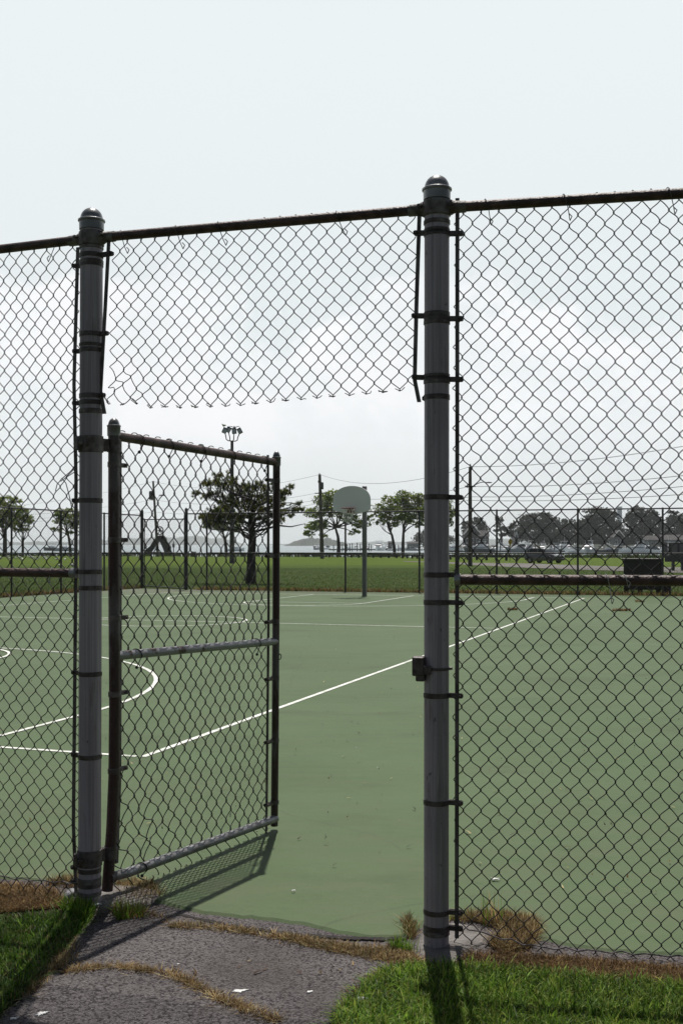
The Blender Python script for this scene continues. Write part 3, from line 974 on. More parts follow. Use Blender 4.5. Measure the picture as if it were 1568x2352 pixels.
def tie(P, d, s, z, r=.0208, tail=.07, m='tie', lean=.5):
    """aluminium tie looped over a rail and twisted on to the mesh"""
    n3 = np.array([*nrm(d), 0])
    d3 = np.array([*d, 0.0])
    c = on(P, d, s, z)
    pl = []
    for k, a in enumerate(np.linspace(R(150), R(-60), 12)):
        pl.append(c + n3 * math.cos(a) * (r + .003) + np.array([0, 0, 1]) * math.sin(a) * (r + .003) + d3 * k * .002)
    pl.append(c + n3 * (r + .006) + np.array([0, 0, -r - tail * .5]) + d3 * (.022 + tail * lean * .5))
    pl.append(c + n3 * (r + .008) + np.array([0, 0, -r - tail]) + d3 * (.022 + tail * lean))
    bb = MB().tube(pl, .0019, 5)
    bb.tube([pl[-1], pl[-1] + d3 * .008 + [0, 0, .016], pl[-1] - d3 * .004 + [0, 0, .028]], .0022, 5)
    return bb.build('tie_wire', M[m], fence)


for s_ in (.155, .43, .635, 1.18):
    tie(PLb, dG, s_, ZL + s_ * (ZR - ZL) / 1.61, m='wire' if s_ > .5 else 'bar')
for s_ in (.19, .50, .90, 1.25):
    tie(PR, dR, s_, ZR + s_ * .006, lean=.15, m='bar')
tie(PLb, -dL, .17, ZL, m='bar')
tie(PR, dR, .665, yr(1331), r=.0215, lean=.1)
tie(PR, dR, .735, yr(1331), r=.0215, tail=.004, lean=0)
tie(PLb, -dL, .20, yl(1317), lean=-.1, tail=.03)
# bottom tension wires
for P, d, s0, s1, za, zb_ in ((PR, dR, .09, 3.05, yr(2108), .026), (PLb, -dL, .07, 3.05, yl(2027), .075)):
    u = np.linspace(0, 1, 70)
    s = s0 + (s1 - s0) * u
    zz_ = za + (zb_ - za) * np.clip(u * 9, 0, 1) ** .6 + .006 * np.sin(s * 88)
    p = np.stack([P[0] + d[0] * s, P[1] + d[1] * s, zz_], -1)
    p[:, :2] += nrm(d) * (.03 + .006 * np.sin(s * 60)[:, None])
    MB().tube(p, .0027, 6).build('bottom_wire', M['bar'], fence)
# loose tangled wire on the left bay
lw = MB()
for pl in ([(176, 1068), (160, 1085), (142, 1100), (132, 1112), (128, 1128)], [(142, 1098), (152, 1110), (160, 1140), (166, 1170), (168, 1183)], [(178, 1080), (150, 1098), (140, 1106)]):
    pp = [W(x, y, 5.08 + .01 * math.sin(i * 2)) for i, (x, y) in enumerate(pl)]
    lw.tube(pp, .0022, 5)
lw.build('loose_wire', M['wire'], fence)
# latch receiver on the right post
zk = yr(1535)
lc = np.array([PR[0], PR[1] - .012, zk])
lb = MB()
lb.bevel_box(lc + [-.074, -.01, .012], (.048, .05, .078), .004, -R(10))
lb.bevel_box(lc + [-.066, -.01, -.034], (.036, .046, .03), .004, -R(10))
lb.bevel_box(lc + [-.040, -.038, -.002], (.030, .012, .036), .003, -R(10))
lb.lathe([(RP, -.006), (RP + .004, -.005), (RP + .004, .005), (RP, .006)], 28, (PR[0] + .001, PR[1], zk))
lb.tube([lc + [.05, -.02, .002], lc + [.062, -.022, .004]], .006, 8)
lb.tube([lc + [-.046, -.05, .004], lc + [-.046, -.032, .004]], .006, 8)
lb.build('latch_receiver', M['band'], postR)

# ------------------------------------------------------------------ the gate, swung open into the court
HB = np.array([-1.049, 5.13])
FB = np.array([-0.3775, 6.38])
gl = np.linalg.norm(FB - HB)
dg = (FB - HB) / gl
gate = thing('gate', 'rusty chain link gate standing open into the court on the left grey post', 'gate', (HB[0], HB[1], gz(0, 5.13)))
hz = lambda y: z_at(y, 5.13)
fz = lambda y: z_at(y, 6.38)


def stile(pl, r, capr, zcap):
    o = MB().tube(pl, r, 18).build('stile', M['rusty_stile'], gate)
    c = np.array(pl[0])
    k = capr
    pr = [(r + .001, -.055), (k, -.052), (k, -.012), (k + .002, -.009), (k + .0015, -.004), (r + .001, -.002)]
    for a in np.linspace(0, math.pi / 2, 7)[1:]:
        pr.append((max(r * math.cos(a), .0004), -.002 + .032 * math.sin(a)))
    MB().lathe(pr, 20, (c[0], c[1], zcap - .03)).build('stile_cap', M['cap'], o)
    return o


hx = lambda x: (x - CX) / F * 5.13
hst = stile([(hx(262), 5.13, hz(975)), (hx(262), 5.13, hz(1300)), (hx(264), 5.13, hz(1600)), (hx(262.5), 5.13, hz(1780)), (hx(257.5), 5.13, hz(1900)), (hx(252), 5.13, hz(1975)), (hx(246.5), 5.13, hz(2045))], .0262, .0305, hz(960))
fx = lambda x: (x - CX) / F * 6.38
fst = stile([(fx(635), 6.38, fz(1045)), (fx(634), 6.38, fz(1400)), (fx(632), 6.38, fz(1700)), (fx(630), 6.38, fz(1897))], .0208, .0245, fz(1036))


def gpt(s, z, off=0.0):
    n = np.array([dg[1], -dg[0]])
    return np.array([HB[0] + dg[0] * s + n[0] * off, HB[1] + dg[1] * s + n[1] * off, z])


rail('top_rail', gpt(0.02, hz(1001)), gpt(gl, fz(1062)), .0215, M['rust'], gate)
rail('middle_rail', gpt(0.02, hz(1507)), gpt(gl, fz(1473)), .0215, M['galv'], gate)
br = [(hx(250), 5.13, hz(2016))] + [tuple(gpt(s, hz(2016) + (fz(1880) - hz(2016)) * s / gl)) for s in np.linspace(.1, gl, 12)]
MB().tube(br, .0225, 16).build('bottom_rail', M['galv2'], gate)
MB().tube([(hx(250), 5.13, hz(2016)), np.array(br[1]) * .25 + np.array((hx(250), 5.13, hz(2016))) * .75], [.031, .029], 16).build('rail_cup', M['band'], gate)
for ya, parent in ((1003, hst),):
    pass
sag = lambda s: hz(1001) + .022 + (fz(1062) - hz(1001)) * s / gl
gm = lambda s, zr, dp: np.stack([HB[0] + dg[0] * s + dg[1] * (dp - .026), HB[1] + dg[1] * s - dg[0] * (dp - .026), sag(s) - zr], -1)


def gwarp(S, J):
    q = np.exp(-((J - 36) / 5.0) ** 2) * np.exp(-((S - .22) / .22) ** 2)
    S2 = S + .006 * np.sin(J * .3 + S * 4) + .015 * q * np.sin(J * 1.3 + S * 21) - .012 * np.clip((J - 24) / 16, 0, 1) * np.clip(1 - S / .6, 0, 1)
    J2 = J + .12 * np.sin(S * 7 + J * .2) + .4 * q * np.sin(S * 33)
    return S2, J2


GW, GV = .0905, .1075
c1 = int((gl - .05) / (GW / 2))
b = fabric(MB(), gm, 1, c1, lambda i: (0, 39 + i % 2), GW, GV, .0027, .0085, us=(0, .07, .2, .5, .8, .93), warp=gwarp)
for i in range(2, c1):                # knuckled ends above the top rail and twisted barbs under the bottom rail
    if i % 2 == 0:
        s0 = i * GW / 2
        a_ = np.linspace(0, math.pi, 6)
        p = gm(s0 + .009 * np.cos(a_), -.007 * np.sin(a_) - .006, np.full(6, .0) + .01 * np.cos(a_))
        b.tube(p, .00235, 5)
    else:
        s0 = i * GW / 2
        ss, jj = gwarp(np.array([s0, s0 + .003, s0 - .003, s0 + .004]), np.array([39.9, 40.1, 40.35, 40.7]))
        b.tube(gm(ss, jj * GV / 2, np.array([0, .004, -.004, .003])), .003, 5)
b.build('chain_link_mesh', M['wire'], gate, auto=False)
flat_bar([gpt(.070, hz(1010), -.022), gpt(.070, hz(1500), -.022), gpt(.067, hz(1800), -.022), gpt(.046, hz(1990), -.022)], dg, 'tension_bar', M['bar'], gate, .019)
flat_bar([gpt(gl - .045, fz(1046), -.024), gpt(gl - .038, fz(1400), -.024), gpt(gl - .052, fz(1700), -.024), gpt(gl - .062, fz(1905), -.024)], dg, 'tension_bar', M['bar'], gate, .019)


def gband(P2, z, r, d, ln):
    d3 = np.array([*d, 0.0])
    sd_ = np.array([-d[1], d[0], 0.0])
    c_ = np.array([P2[0], P2[1], z])
    bb = MB().lathe([(r, -.013), (r + .003, -.012), (r + .003, .012), (r, .013)], 20, c_)
    for q in (-1, 1):
        bb.box(c_ + d3 * (r + ln) / 2 * 1.0 + d3 * r * .4 + sd_ * q * .006, (ln, .003, .02), math.atan2(d[1], d[0]))
    bb.tube([c_ + d3 * (ln + r * .3) - sd_ * .018, c_ + d3 * (ln + r * .3) + sd_ * .02], .006, 6)
    return bb


for y, x in ((1067, 262), (1240, 263), (1420, 264), (1594, 263.5), (1770, 262.5)):
    gband((hx(x), 5.13), hz(y), .0262, dg, .065).build('tension_band', M['fitting'], gate)
for y in (1104, 1277, 1427, 1557, 1700, 1842):
    gband((fx(634 - (y - 1100) * .004), 6.38), fz(y), .0208, -dg, .085).build('tension_band', M['band'], gate)


def gtie(s, zc, tail):
    pl = []
    n3 = np.array([dg[1], -dg[0], 0])
    d3 = np.array([*dg, 0.0])
    c_ = gpt(s, zc)
    for k, a in enumerate(np.linspace(R(160), R(-70), 12)):
        pl.append(c_ + n3 * math.cos(a) * .025 + np.array([0, 0, 1]) * math.sin(a) * .025 + d3 * (k * .003 - .02))
    pl.append(c_ + n3 * .02 + np.array([0, 0, -.03 - tail]) - d3 * .03)
    bb = MB().tube(pl, .0024, 5)
    bb.sphere(pl[-1], .008, 8, 6)
    return bb.build('tie_wire', M['wire'], gate)


for s_ in (.19, .42, .69, .97, 1.30):
    gtie(s_, sag(s_) - .022, .03)
for s_, y0 in ((.17, 0), (1.22, 0)):
    gtie(s_, hz(1507) + (fz(1473) - hz(1507)) * s_ / gl, .03)
gtie(.21, hz(2016) + (fz(1880) - hz(2016)) * .21 / gl, .0)
# hinges: split collar on the big post, strap to the stile
for y, x in ((1024, 262), (1958, 253)):
    z = hz(y)
    pc = np.array([PLb[0] + leanL[0] * z, PLb[1], z])
    sc_ = np.array([hx(x), 5.13, z])
    d3 = sc_ - pc
    d3 /= np.linalg.norm(d3)
    sd_ = np.array([d3[1], -d3[0], 0])
    bb = MB()
    hh = .038
    bb.lathe([(RP + .0005, -hh), (RP + .0055, -hh + .002), (RP + .0055, hh - .002), (RP + .0005, hh)], 28, pc)
    bb.lathe([(.0265, -hh * .8), (.033, -hh * .8 + .002), (.033, hh * .8 - .002), (.0265, hh * .8)], 22, sc_)
    mid = (pc + sc_) / 2
    for q in (.012, -.012):
        bb.box(mid + sd_ * q, (np.linalg.norm(sc_ - pc) - .07, .006, hh * 1.5), math.atan2(d3[1], d3[0]))
    bb.bevel_box(pc - d3 * .062, (.03, .028, .062), .004, math.atan2(d3[1], d3[0]))
    bb.tube([pc - d3 * .066 - sd_ * .028, pc - d3 * .066 + sd_ * .034], .008, 8)
    fr = np.array([*nrm(dG), 0])
    bb.tube([pc + fr * .05 + [.012, 0, 0], pc + fr * .067 + [.014, 0, 0]], .010, 10)
    bb.build('hinge', M['fitting'] if y < 1500 else M['band'], gate)
lk = MB().tube([np.array([fx(640), 6.38, fz(1508)]) + [.008 * math.cos(a) + .006, 0, .016 * math.sin(a)] for a in np.linspace(0, 2 * math.pi, 14)], .003, 6)
lk.tube([np.array([fx(636), 6.38, fz(1500)]), np.array([fx(643), 6.38, fz(1503)])], .006, 8)
lk.build('latch_loop', M['band'], gate)

# ------------------------------------------------------------------ concrete footings
def footing(pl, h, label):
    p = np.array([G(*q) for q in pl])
    c_ = p.mean(0)
    out, mid = p.copy(), p * .75 + c_ * .25
    out[:, 2] -= .02
    mid[:, 2] += h
    n = len(p)
    v = np.vstack([out, mid, c_ + [0, 0, h * 1.25]])
    f = [[i, (i + 1) % n, n + (i + 1) % n, n + i] for i in range(n)] + [[n + i, n + (i + 1) % n, 2 * n] for i in range(n)]
    return tag(MB().add(v, f).build('concrete_footing', M['concrete']), label, 'footing')


footing([(938, 2172), (952, 2146), (990, 2122), (1050, 2118), (1110, 2128), (1140, 2150), (1130, 2176), (1085, 2196), (1040, 2222), (985, 2226), (950, 2200)], .018, 'cracked concrete footing round the base of the right grey post')
footing([(120, 2062), (170, 2040), (240, 2036), (330, 2040), (385, 2052), (392, 2070), (330, 2092), (270, 2106), (215, 2112), (160, 2100)], .025, 'pale concrete footing round the base of the left grey post')

# ------------------------------------------------------------------ grass and dry weeds near the camera
GREEN = [(0.085, 0.180, 0.020), (0.14, 0.26, 0.028), (0.22, 0.35, 0.045), (0.050, 0.115, 0.014), (0.30, 0.36, 0.07)]
DRY = [(0.25, 0.155, 0.065), (0.17, 0.098, 0.042), (0.35, 0.25, 0.115), (0.10, 0.06, 0.03), (0.44, 0.36, 0.19), (0.15, 0.13, 0.04)]
FLAT = .72                            # most of the dead grass lies down


def blades(pos, hmin, hmax, wid, pal, lean=.6, seg=3, curl=.5, up=None):
    n = len(pos)
    pal = np.array(pal)
    col = pal[rng.integers(0, len(pal), n)] * rng.uniform(.75, 1.25, (n, 1))
    patch = .5 + .5 * np.sin(pos[:, 0] * 19 + 2.5 * np.sin(pos[:, 1] * 13 + 1)) * np.sin(pos[:, 1] * 23 + 2 * np.sin(pos[:, 0] * 27))
    col = col * (.55 + .7 * patch)[:, None]
    h = rng.uniform(hmin, hmax, n)
    az = rng.uniform(0, 2 * math.pi, n)
    ln = rng.uniform(0, lean, n)
    w = wid * rng.uniform(.6, 1.3, n)
    dx, dy = np.cos(az), np.sin(az)
    fa = az + rng.normal(math.pi / 2, .5, n)
    wx, wy = np.cos(fa) * w / 2, np.sin(fa) * w / 2
    V_ = []
    for k in range(seg + 1):
        u = k / seg
        out = h * (ln * u + curl * ln * u * u)
        hh = h * (u - .35 * ln * u * u)
        c_ = pos + np.stack([dx * out, dy * out, hh], -1)
        tw = (1 - u ** 1.6)
        if k < seg:
            V_.append(c_ + np.stack([wx * tw, wy * tw, 0 * wx], -1))
            V_.append(c_ - np.stack([wx * tw, wy * tw, 0 * wx], -1))
        else:
            V_.append(c_)
    V_ = np.stack(V_, 1)
    m = V_.shape[1]
    bs = np.arange(n)[:, None] * m
    qs = [bs + np.array([[2 * k, 2 * k + 1, 2 * k + 3, 2 * k + 2]]) for k in range(seg - 1)]
    tri = bs + np.array([[2 * seg - 2, 2 * seg - 1, 2 * seg]])
    mb = MB()
    mb.v.append(V_.reshape(-1, 3))
    mb.n = n * m
    mb.c.append(np.repeat(col, m, 0))
    if qs:
        mb.f.append(np.concatenate(qs))
    mb.f.append(tri)
    return mb


def join(*mbs):
    o = MB()
    for q in mbs:
        for f in q.f:
            o.f.append(f + o.n)
        o.v += q.v
        o.c += q.c
        o.n += q.n
    return o


def in_poly(poly, n, clump=0.0):
    """n random ground points in a polygon given in photo positions"""
    P_ = np.array([G(*q)[:2] for q in poly])
    lo, hi = P_.min(0), P_.max(0)
    out = np.zeros((0, 2))
    while len(out) < n:
        q = rng.uniform(lo, hi, (n, 2))
        ins = np.zeros(len(q), bool)
        j = len(P_) - 1
        for i in range(len(P_)):
            xi, yi, xj, yj = *P_[i], *P_[j]
            ins ^= ((yi > q[:, 1]) != (yj > q[:, 1])) & (q[:, 0] < (xj - xi) * (q[:, 1] - yi) / (yj - yi + 1e-12) + xi)
            j = i
        q = q[ins]
        if clump:
            nn = .5 + .5 * np.sin(q[:, 0] * 23 + 3 * np.sin(q[:, 1] * 17)) * np.sin(q[:, 1] * 29 + 2 * np.sin(q[:, 0] * 31))
            q = q[rng.uniform(0, 1, len(q)) > nn * clump]
        out = np.vstack([out, q])
    out = out[:n]
    return np.column_stack([out, gz(0, out[:, 1]) + .004])


def along(pl, n, spread):
    p = np.array([G(*q) for q in pl])
    seg = np.linalg.norm(np.diff(p[:, :2], axis=0), axis=1)
    u = rng.uniform(0, seg.sum(), n)
    cu = np.concatenate([[0], np.cumsum(seg)])
    q = np.stack([np.interp(u, cu, p[:, k]) for k in range(3)], -1)
    q[:, :2] += rng.normal(0, spread, (n, 2)) * (0.4 + .6 * np.abs(np.sin(u * 11 + np.sin(u * 29))))[:, None]
    q[:, 2] = gz(0, q[:, 1]) + .004
    thin = .5 + .5 * np.sin(u * 17 + 2.2 * np.sin(u * 41 + 1))
    return q[rng.uniform(0, 1, n) < .35 + .65 * thin]


right_poly = [(768, 2352), (801, 2306), (837, 2270), (885, 2236), (960, 2226), (1080, 2226), (1200, 2236), (1400, 2256), (1700, 2285), (1760, 2480), (700, 2480)]
left_poly = [(-80, 2122), (60, 2112), (140, 2104), (196, 2108), (210, 2118), (165, 2166), (120, 2218), (75, 2266), (0, 2338), (-80, 2400)]
gr = join(blades(in_poly(right_poly, 34000, .7), .015, .052, .0065, GREEN, 1.6),
          blades(in_poly(right_poly, 3000, .8), .04, .08, .0065, GREEN[1:], .9),
          blades(in_poly(right_poly, 7000), .01, .04, .005, DRY, 1.5),
          blades(in_poly(right_poly, 5000, .8), .012, .03, .014, GREEN[:3], 1.8, 2),
          blades(in_poly(left_poly, 2500, .8), .012, .03, .014, GREEN[:3], 1.8, 2),
          blades(in_poly(left_poly, 3000), .01, .04, .005, DRY, 1.5),
          blades(in_poly(left_poly, 12000, .75), .012, .045, .006, [(.06, .12, .016), GREEN[3], (.09, .17, .02), (.035, .07, .012)], 1.7),  # darker left palette: part of the shadow there is put into the blade colours
          blades(in_poly(left_poly, 1300, .7), .03, .07, .0055, GREEN[:4], 1.0),
          blades(in_poly([(140, 2092), (190, 2084), (214, 2100), (200, 2125)], 700), .04, .10, .005, GREEN, .7),
          blades(in_poly([(255, 2092), (320, 2096), (335, 2112), (270, 2122)], 500), .03, .09, .004, GREEN[:3] + DRY[:2], .8),
          blades(along([(905, 2178), (940, 2190)], 200, .02), .03, .07, .004, GREEN, .8),
          blades(along([(1110, 2130), (1140, 2128), (1160, 2122)], 40, .02), .10, .19, .0045, GREEN[1:3] + DRY[2:3], .3))
wide_l = [(-80, 2122), (-80, 2400), (-900, 2760), (-1100, 2110)]
wide_r = [(1700, 2285), (1760, 2480), (2600, 2600), (2600, 2330)]
gr = join(gr, blades(in_poly(wide_l, 22000, .7), .015, .05, .0065, GREEN[:4], 1.6), blades(in_poly(wide_r, 16000, .7), .015, .052, .0065, GREEN, 1.6), blades(in_poly([(700, 2480), (1760, 2480), (1500, 3000), (500, 3000)], 12000, .7), .015, .052, .0065, GREEN, 1.6))
gr.build('near_grass', M['blade'], kind='stuff', auto=False)
dry = join(blades(in_poly([(-80, 2036), (60, 2038), (130, 2050), (150, 2085), (60, 2096), (-80, 2105)], 9000), 0.0140, 0.0396, .0042, DRY[:4], 1.6),
           blades(in_poly([(262, 2036), (300, 2026), (352, 2034), (372, 2062), (330, 2085), (285, 2078)], 2600), 0.0140, 0.0504, .004, DRY, 1.3),
           blades(along([(120, 2034), (175, 2026), (165, 2040)], 700, .03), 0.0210, 0.0648, .004, DRY, 1.0),
           blades(along([(392, 2132), (470, 2134), (560, 2146), (700, 2170), (850, 2196), (960, 2212)], 4500, .022), 0.0105, 0.0396, .0038, DRY, 1.5),
           blades(in_poly([(640, 2150), (830, 2182), (900, 2178), (955, 2200), (960, 2232), (860, 2212), (700, 2180)], 3500), 0.0105, 0.0360, .0038, DRY, 1.6),
           blades(along([(932, 2122), (945, 2140), (938, 2160)], 500, .018), 0.0210, 0.0720, .004, DRY + GREEN[3:4], .8),
           blades(in_poly([(1062, 2112), (1130, 2106), (1225, 2118), (1240, 2150), (1215, 2185), (1150, 2198), (1120, 2170), (1165, 2145)], 4500), 0.0140, 0.0612, .0042, DRY, 1.2),
           blades(along([(1040, 2116), (1120, 2110), (1200, 2122)], 900, .03), 0.0210, 0.0576, .004, DRY + GREEN[4:], 1.0),
           blades(in_poly([(1060, 2200), (1165, 2196), (1320, 2208), (1568, 2230), (1700, 2242), (1700, 2290), (1400, 2262), (1200, 2244), (1080, 2234)], 11000), 0.0105, 0.0396, .0042, DRY[:4] + DRY[:2], 1.6),
           blades(along([(150, 2240), (210, 2230), (262, 2226), (330, 2236), (385, 2242), (430, 2262), (490, 2294), (545, 2318), (640, 2356)], 3800, .016), 0.0105, 0.0396, .0038, DRY[:3] + DRY[4:5], 1.5),
           blades(along([(120, 2236), (140, 2222), (150, 2205)], 500, .02), 0.0140, 0.0504, .0035, DRY[2:5], 1.2),
           blades(along([(165, 2168), (150, 2200), (110, 2240), (60, 2300)], 900, .02), 0.0140, 0.0432, .0035, DRY, 1.4),
           blades(along([(885, 2236), (837, 2272), (801, 2308), (768, 2352)], 1500, .02), 0.0105, 0.0360, .0038, DRY[:2] + GREEN[:2], 1.5),
           blades(along([(215, 2105), (260, 2090), (330, 2100), (380, 2120)], 900, .03), 0.0105, 0.0360, .0035, DRY, 1.4))
dry.build('dry_grass', M['dry'], kind='stuff', auto=False)

# far verge: dry fringe along the fence foot, rough grass behind it
t_ = rng.uniform(-6.2, 16, 9000)
pos = np.array([far_line(q) for q in t_]) + np.column_stack([rng.normal(0, .1, 9000), np.abs(rng.normal(.1, .35, 9000))])
t2 = rng.uniform(0, 14, 3500)
pos2 = np.array([left_line(q) for q in t2]) + np.column_stack([-np.abs(rng.normal(.05, .3, 3500)), rng.normal(0, .1, 3500)])
pp = np.vstack([pos, pos2])
pp = np.column_stack([pp, gz(0, pp[:, 1])])
blades(pp, .06, .22, .03, DRY[:4] + GREEN[:1], .9, 2).build('dry_grass', M['dry'], kind='stuff', auto=False)
n_ = 110000
yy_ = 40 + 55 * rng.uniform(0, 1, n_) ** 1.5
xx_ = rng.uniform(-.34, .34, n_) * yy_
fy = 42.0 + (0.148 - xx_) * math.tan(.3283) + .25
ok = (yy_ > fy) & (xx_ > -8.5 - (46 - yy_) * .34)
ok |= (xx_ < -8.6 - (46 - yy_) * .34)
pp = np.column_stack([xx_, yy_, gz(0, yy_)])[ok]
LAWN = [(0.045, 0.080, 0.010), (0.06, 0.100, 0.012), (0.09, 0.130, 0.016), (0.036, 0.062, 0.008), (0.11, 0.14, 0.024)]
blades(pp, .03, .075, .022, LAWN, 1.2, 2).build('lawn_grass', M['blade'], kind='stuff', auto=False)
# reeds on the bank by the water
sx = rng.uniform(-90, 75, 9000)
sy = shore(sx) + rng.uniform(-5, 2.5, 9000)
keep = (rng.uniform(0, 1, 9000) < np.where(sx > 22, 1.0, .25 + .3 * np.sin(sx * .21) ** 2))
pp = np.column_stack([sx, sy, gz(0, sy)])[keep]
hb = blades(pp, .35, 1.25, .22, [(0.05, 0.085, 0.02), (0.07, 0.10, 0.025), (0.035, 0.06, 0.018), (0.09, 0.09, 0.035)], .5, 2)
hb.build('marsh_grass', M['blade'], kind='stuff', auto=False)

# weeds grown in the court's cracks
for px_, py_, n, sp, lb in ((1176, 1403, 110, (.09, .03), 'low patch of rusty dry weeds on the court near the sideline'),
                            (1426, 1405, 160, (.17, .04), 'wide row of dry brown weeds growing from a court crack at right'),
                            (1468, 1384, 70, (.09, .05), 'sparse dry weed tuft on the court in front of the dark box')):
    c_ = G(px_, py_)
    q = c_ + np.column_stack([np.clip(rng.normal(0, sp[0], n), -1.3 * sp[0], 1.3 * sp[0]), np.clip(rng.normal(0, sp[1], n), -1.3 * sp[1], 1.3 * sp[1]), np.full(n, .02)])
    tag(blades(q, .05, .17 if n > 200 else .10, .02, DRY[:4], .8, 2).build('weed_tuft', M['dry'], auto=False), lb, 'weeds', 'weeds in the court cracks')

# wind blown bits of leaf and grit lying on the court and the path
n_ = 900
t1_ = rng.uniform(0, 1, n_)
lx, ly = rng.uniform(-.31, .31, n_), 4.2 + 36 * t1_ ** 1.8
lx = lx * ly
ok = (ly > 5.6 - .33 * lx) | ((ly < 4.45) & (lx < .05) & (lx > -1.0))
lz = gz(0, ly) + np.where(ly > 5, .026, .016)
blades(np.column_stack([lx, ly, lz])[ok], .006, .022, .010, DRY[1:4] + [(0.05, 0.05, 0.035)] + DRY[4:5], 2.6, 2).build('leaf_litter', M['dry'], kind='stuff', auto=False)

# litter and stains
def splat(px_, py_, r, label, asp=1.6, rot=.6, dz=.012):
    c_ = G(px_, py_)
    n = 18
    a = np.linspace(0, 2 * math.pi, n, endpoint=False)
    rr = r * (1 + .62 * rng.uniform(-1, 1, n))
    p = np.stack([rr * asp * np.cos(a), rr * np.sin(a)], -1)
    m_ = np.array([[math.cos(rot), -math.sin(rot)], [math.sin(rot), math.cos(rot)]])
    p = p @ m_.T
    lo = np.column_stack([p + c_[:2], np.full(n, c_[2] + dz)])
    hi = np.column_stack([p * .9 + c_[:2], np.full(n, c_[2] + dz + .003)])
    v = np.vstack([lo, hi])
    f = [[i, (i + 1) % n, n + (i + 1) % n, n + i] for i in range(n)] + [list(range(n, 2 * n))]
    return tag(MB().add(v, f).build('white_splat', M['splat'], smooth=False), label, 'splat', 'white splats on the ground')


splat(552, 2284, .013, 'torn white splat on the path just right of the dry grass crack', 2.0, .5)
splat(97, 2337, .012, 'ragged white splat at the lower left corner of the path', 1.7, .8)
splat(33, 2348, .007, 'small white splat beside the left grass at the bottom edge')
splat(410, 2222, .004, 'tiny white fleck on the path between the two dry cracks')
splat(712, 2286, .006, 'white fleck on the path near the right grass edge')
splat(675, 2058, .007, 'white fleck on the green court in the gateway', dz=.026)
splat(1134, 2031, .012, 'white splat on the green court behind the right mesh', 1.9, .1, dz=.026)
splat(224, 2098, .010, 'white fleck at the foot of the left grey post', 1.8, .1, .04)


def pebble(px_, py_, r, label):
    c_ = G(px_, py_)
    b_ = MB().sphere((0, 0, 0), 1, 12, 8)
    v = b_.v[0]
    v *= (1 + .14 * np.sin(v[:, 0] * 5 + 1) * np.cos(v[:, 1] * 4 + v[:, 2] * 3))[:, None]
    b_.v[0] = v * np.array([r * 1.15, r * .9, r * .75]) + c_ + [0, 0, r * .6]
    return tag(b_.build('stone', M['stone']), label, 'stone')


pebble(833, 2309, .022, 'small grey stone in the grass on the right edge of the path')
pebble(172, 2068, .040, 'pale rounded stone on the footing beside the left grey post')
pebble(190, 2082, .026, 'smaller pale stone in the grass by the left post')

# ------------------------------------------------------------------ far fence along the end and left side of the court
ff = thing('chain_link_fence', 'far chain link fence running round the end of the court in front of the lawn', 'fence', (*far_line(0), gz(0, 42)))
FH = 3.03


def run(P0, d, t0, t1, step, zig=True):
    d = np.asarray(d)
    top = lambda t: np.array([*(P0 + d * t), gz(0, (P0 + d * t)[1]) + FH])
    n = int(round((t1 - t0) / step))
    for k in range(n + 1):
        q = P0 + d * (t0 + k * step)
        zb = gz(0, q[1])
        MB().lathe([(.036, zb - .1), (.036, zb + FH + .02), (.001, zb + FH + .05)], 10, (q[0], q[1], 0)).build('fence_post', M['farpost'], ff)
    MB().tube([top(t0), top(t1)], .024, 8).build('top_rail', M['farpost'], ff)
    MB().tube([top(t0) - [0, 0, 1.55], top(t1) - [0, 0, 1.55]], .022, 8).build('middle_rail', M['farpost'], ff)
    sgn = np.array([d[1], -d[0]])
    mp_ = lambda s, zr, dp: np.stack([P0[0] + d[0] * (t0 + s) + sgn[0] * (dp + .03), P0[1] + d[1] * (t0 + s) + sgn[1] * (dp + .03), gz(0, P0[1] + d[1] * (t0 + s)) + FH + .03 - zr], -1)
    w_, v_ = .085, .10
    nc = int((t1 - t0) / (w_ / 2))
    fabric(MB(), mp_, 0, nc, lambda i: (0, int((FH) / (v_ / 2))), w_, v_, .0021, .003, 3, (0,)).build('chain_link_mesh', M['farmesh'], ff, auto=False)


run(np.array(far_line(0)), np.array([CA, -SA]), -5.76, 17.28, 2.88)
run(left_line(0), np.array([-SA, -CA]), 0.0, 15.0, 3.0)
# far corner gate between two stout posts
fg = thing('gate', 'closed chain link gate between two stout posts in the far left corner', 'gate', (*left_line(0), gz(0, 46.3)))
ga, gb = left_line(0), np.array(far_line(-6.66))
for q, nm in ((ga, 0), (gb, 1)):
    zb = gz(0, q[1])
    MB().lathe([(.065, zb - .1), (.065, zb + 3.2), (.05, zb + 3.25), (.001, zb + 3.28)], 14, (q[0], q[1], 0)).build('gate_post', M['farpost'], fg)
gd = (gb - ga) / np.linalg.norm(gb - ga)
gL = np.linalg.norm(gb - ga)
p0, p1 = ga + gd * .17, gb - gd * .12
za = gz(0, p0[1])
for zt in (2.86, 1.5, .1):
    MB().tube([(p0[0], p0[1], za + zt), (p1[0], p1[1], za + zt - .03)], .022, 8).build('gate_rail', M['farpost'], fg)
for q in (p0, p1):
    MB().tube([(q[0], q[1], za + .05), (q[0], q[1], za + 2.9)], .022, 8).build('stile', M['farpost'], fg)
for zt in (2.4, .5):
    MB().box((*(ga + gd * .09), za + zt), (.2, .05, .09), math.atan2(gd[1], gd[0])).build('hinge', M['farpost'], fg)
mpg = lambda s, zr, dp: np.stack([p0[0] + gd[0] * s, p0[1] + gd[1] * s - .02 + dp, za + 2.86 - zr], -1)
fabric(MB(), mpg, 0, int((gL - .3) / .0425), lambda i: (0, 55), .085, .10, .0021, .003, 3, (0,)).build('chain_link_mesh', M['farmesh'], fg, auto=False)
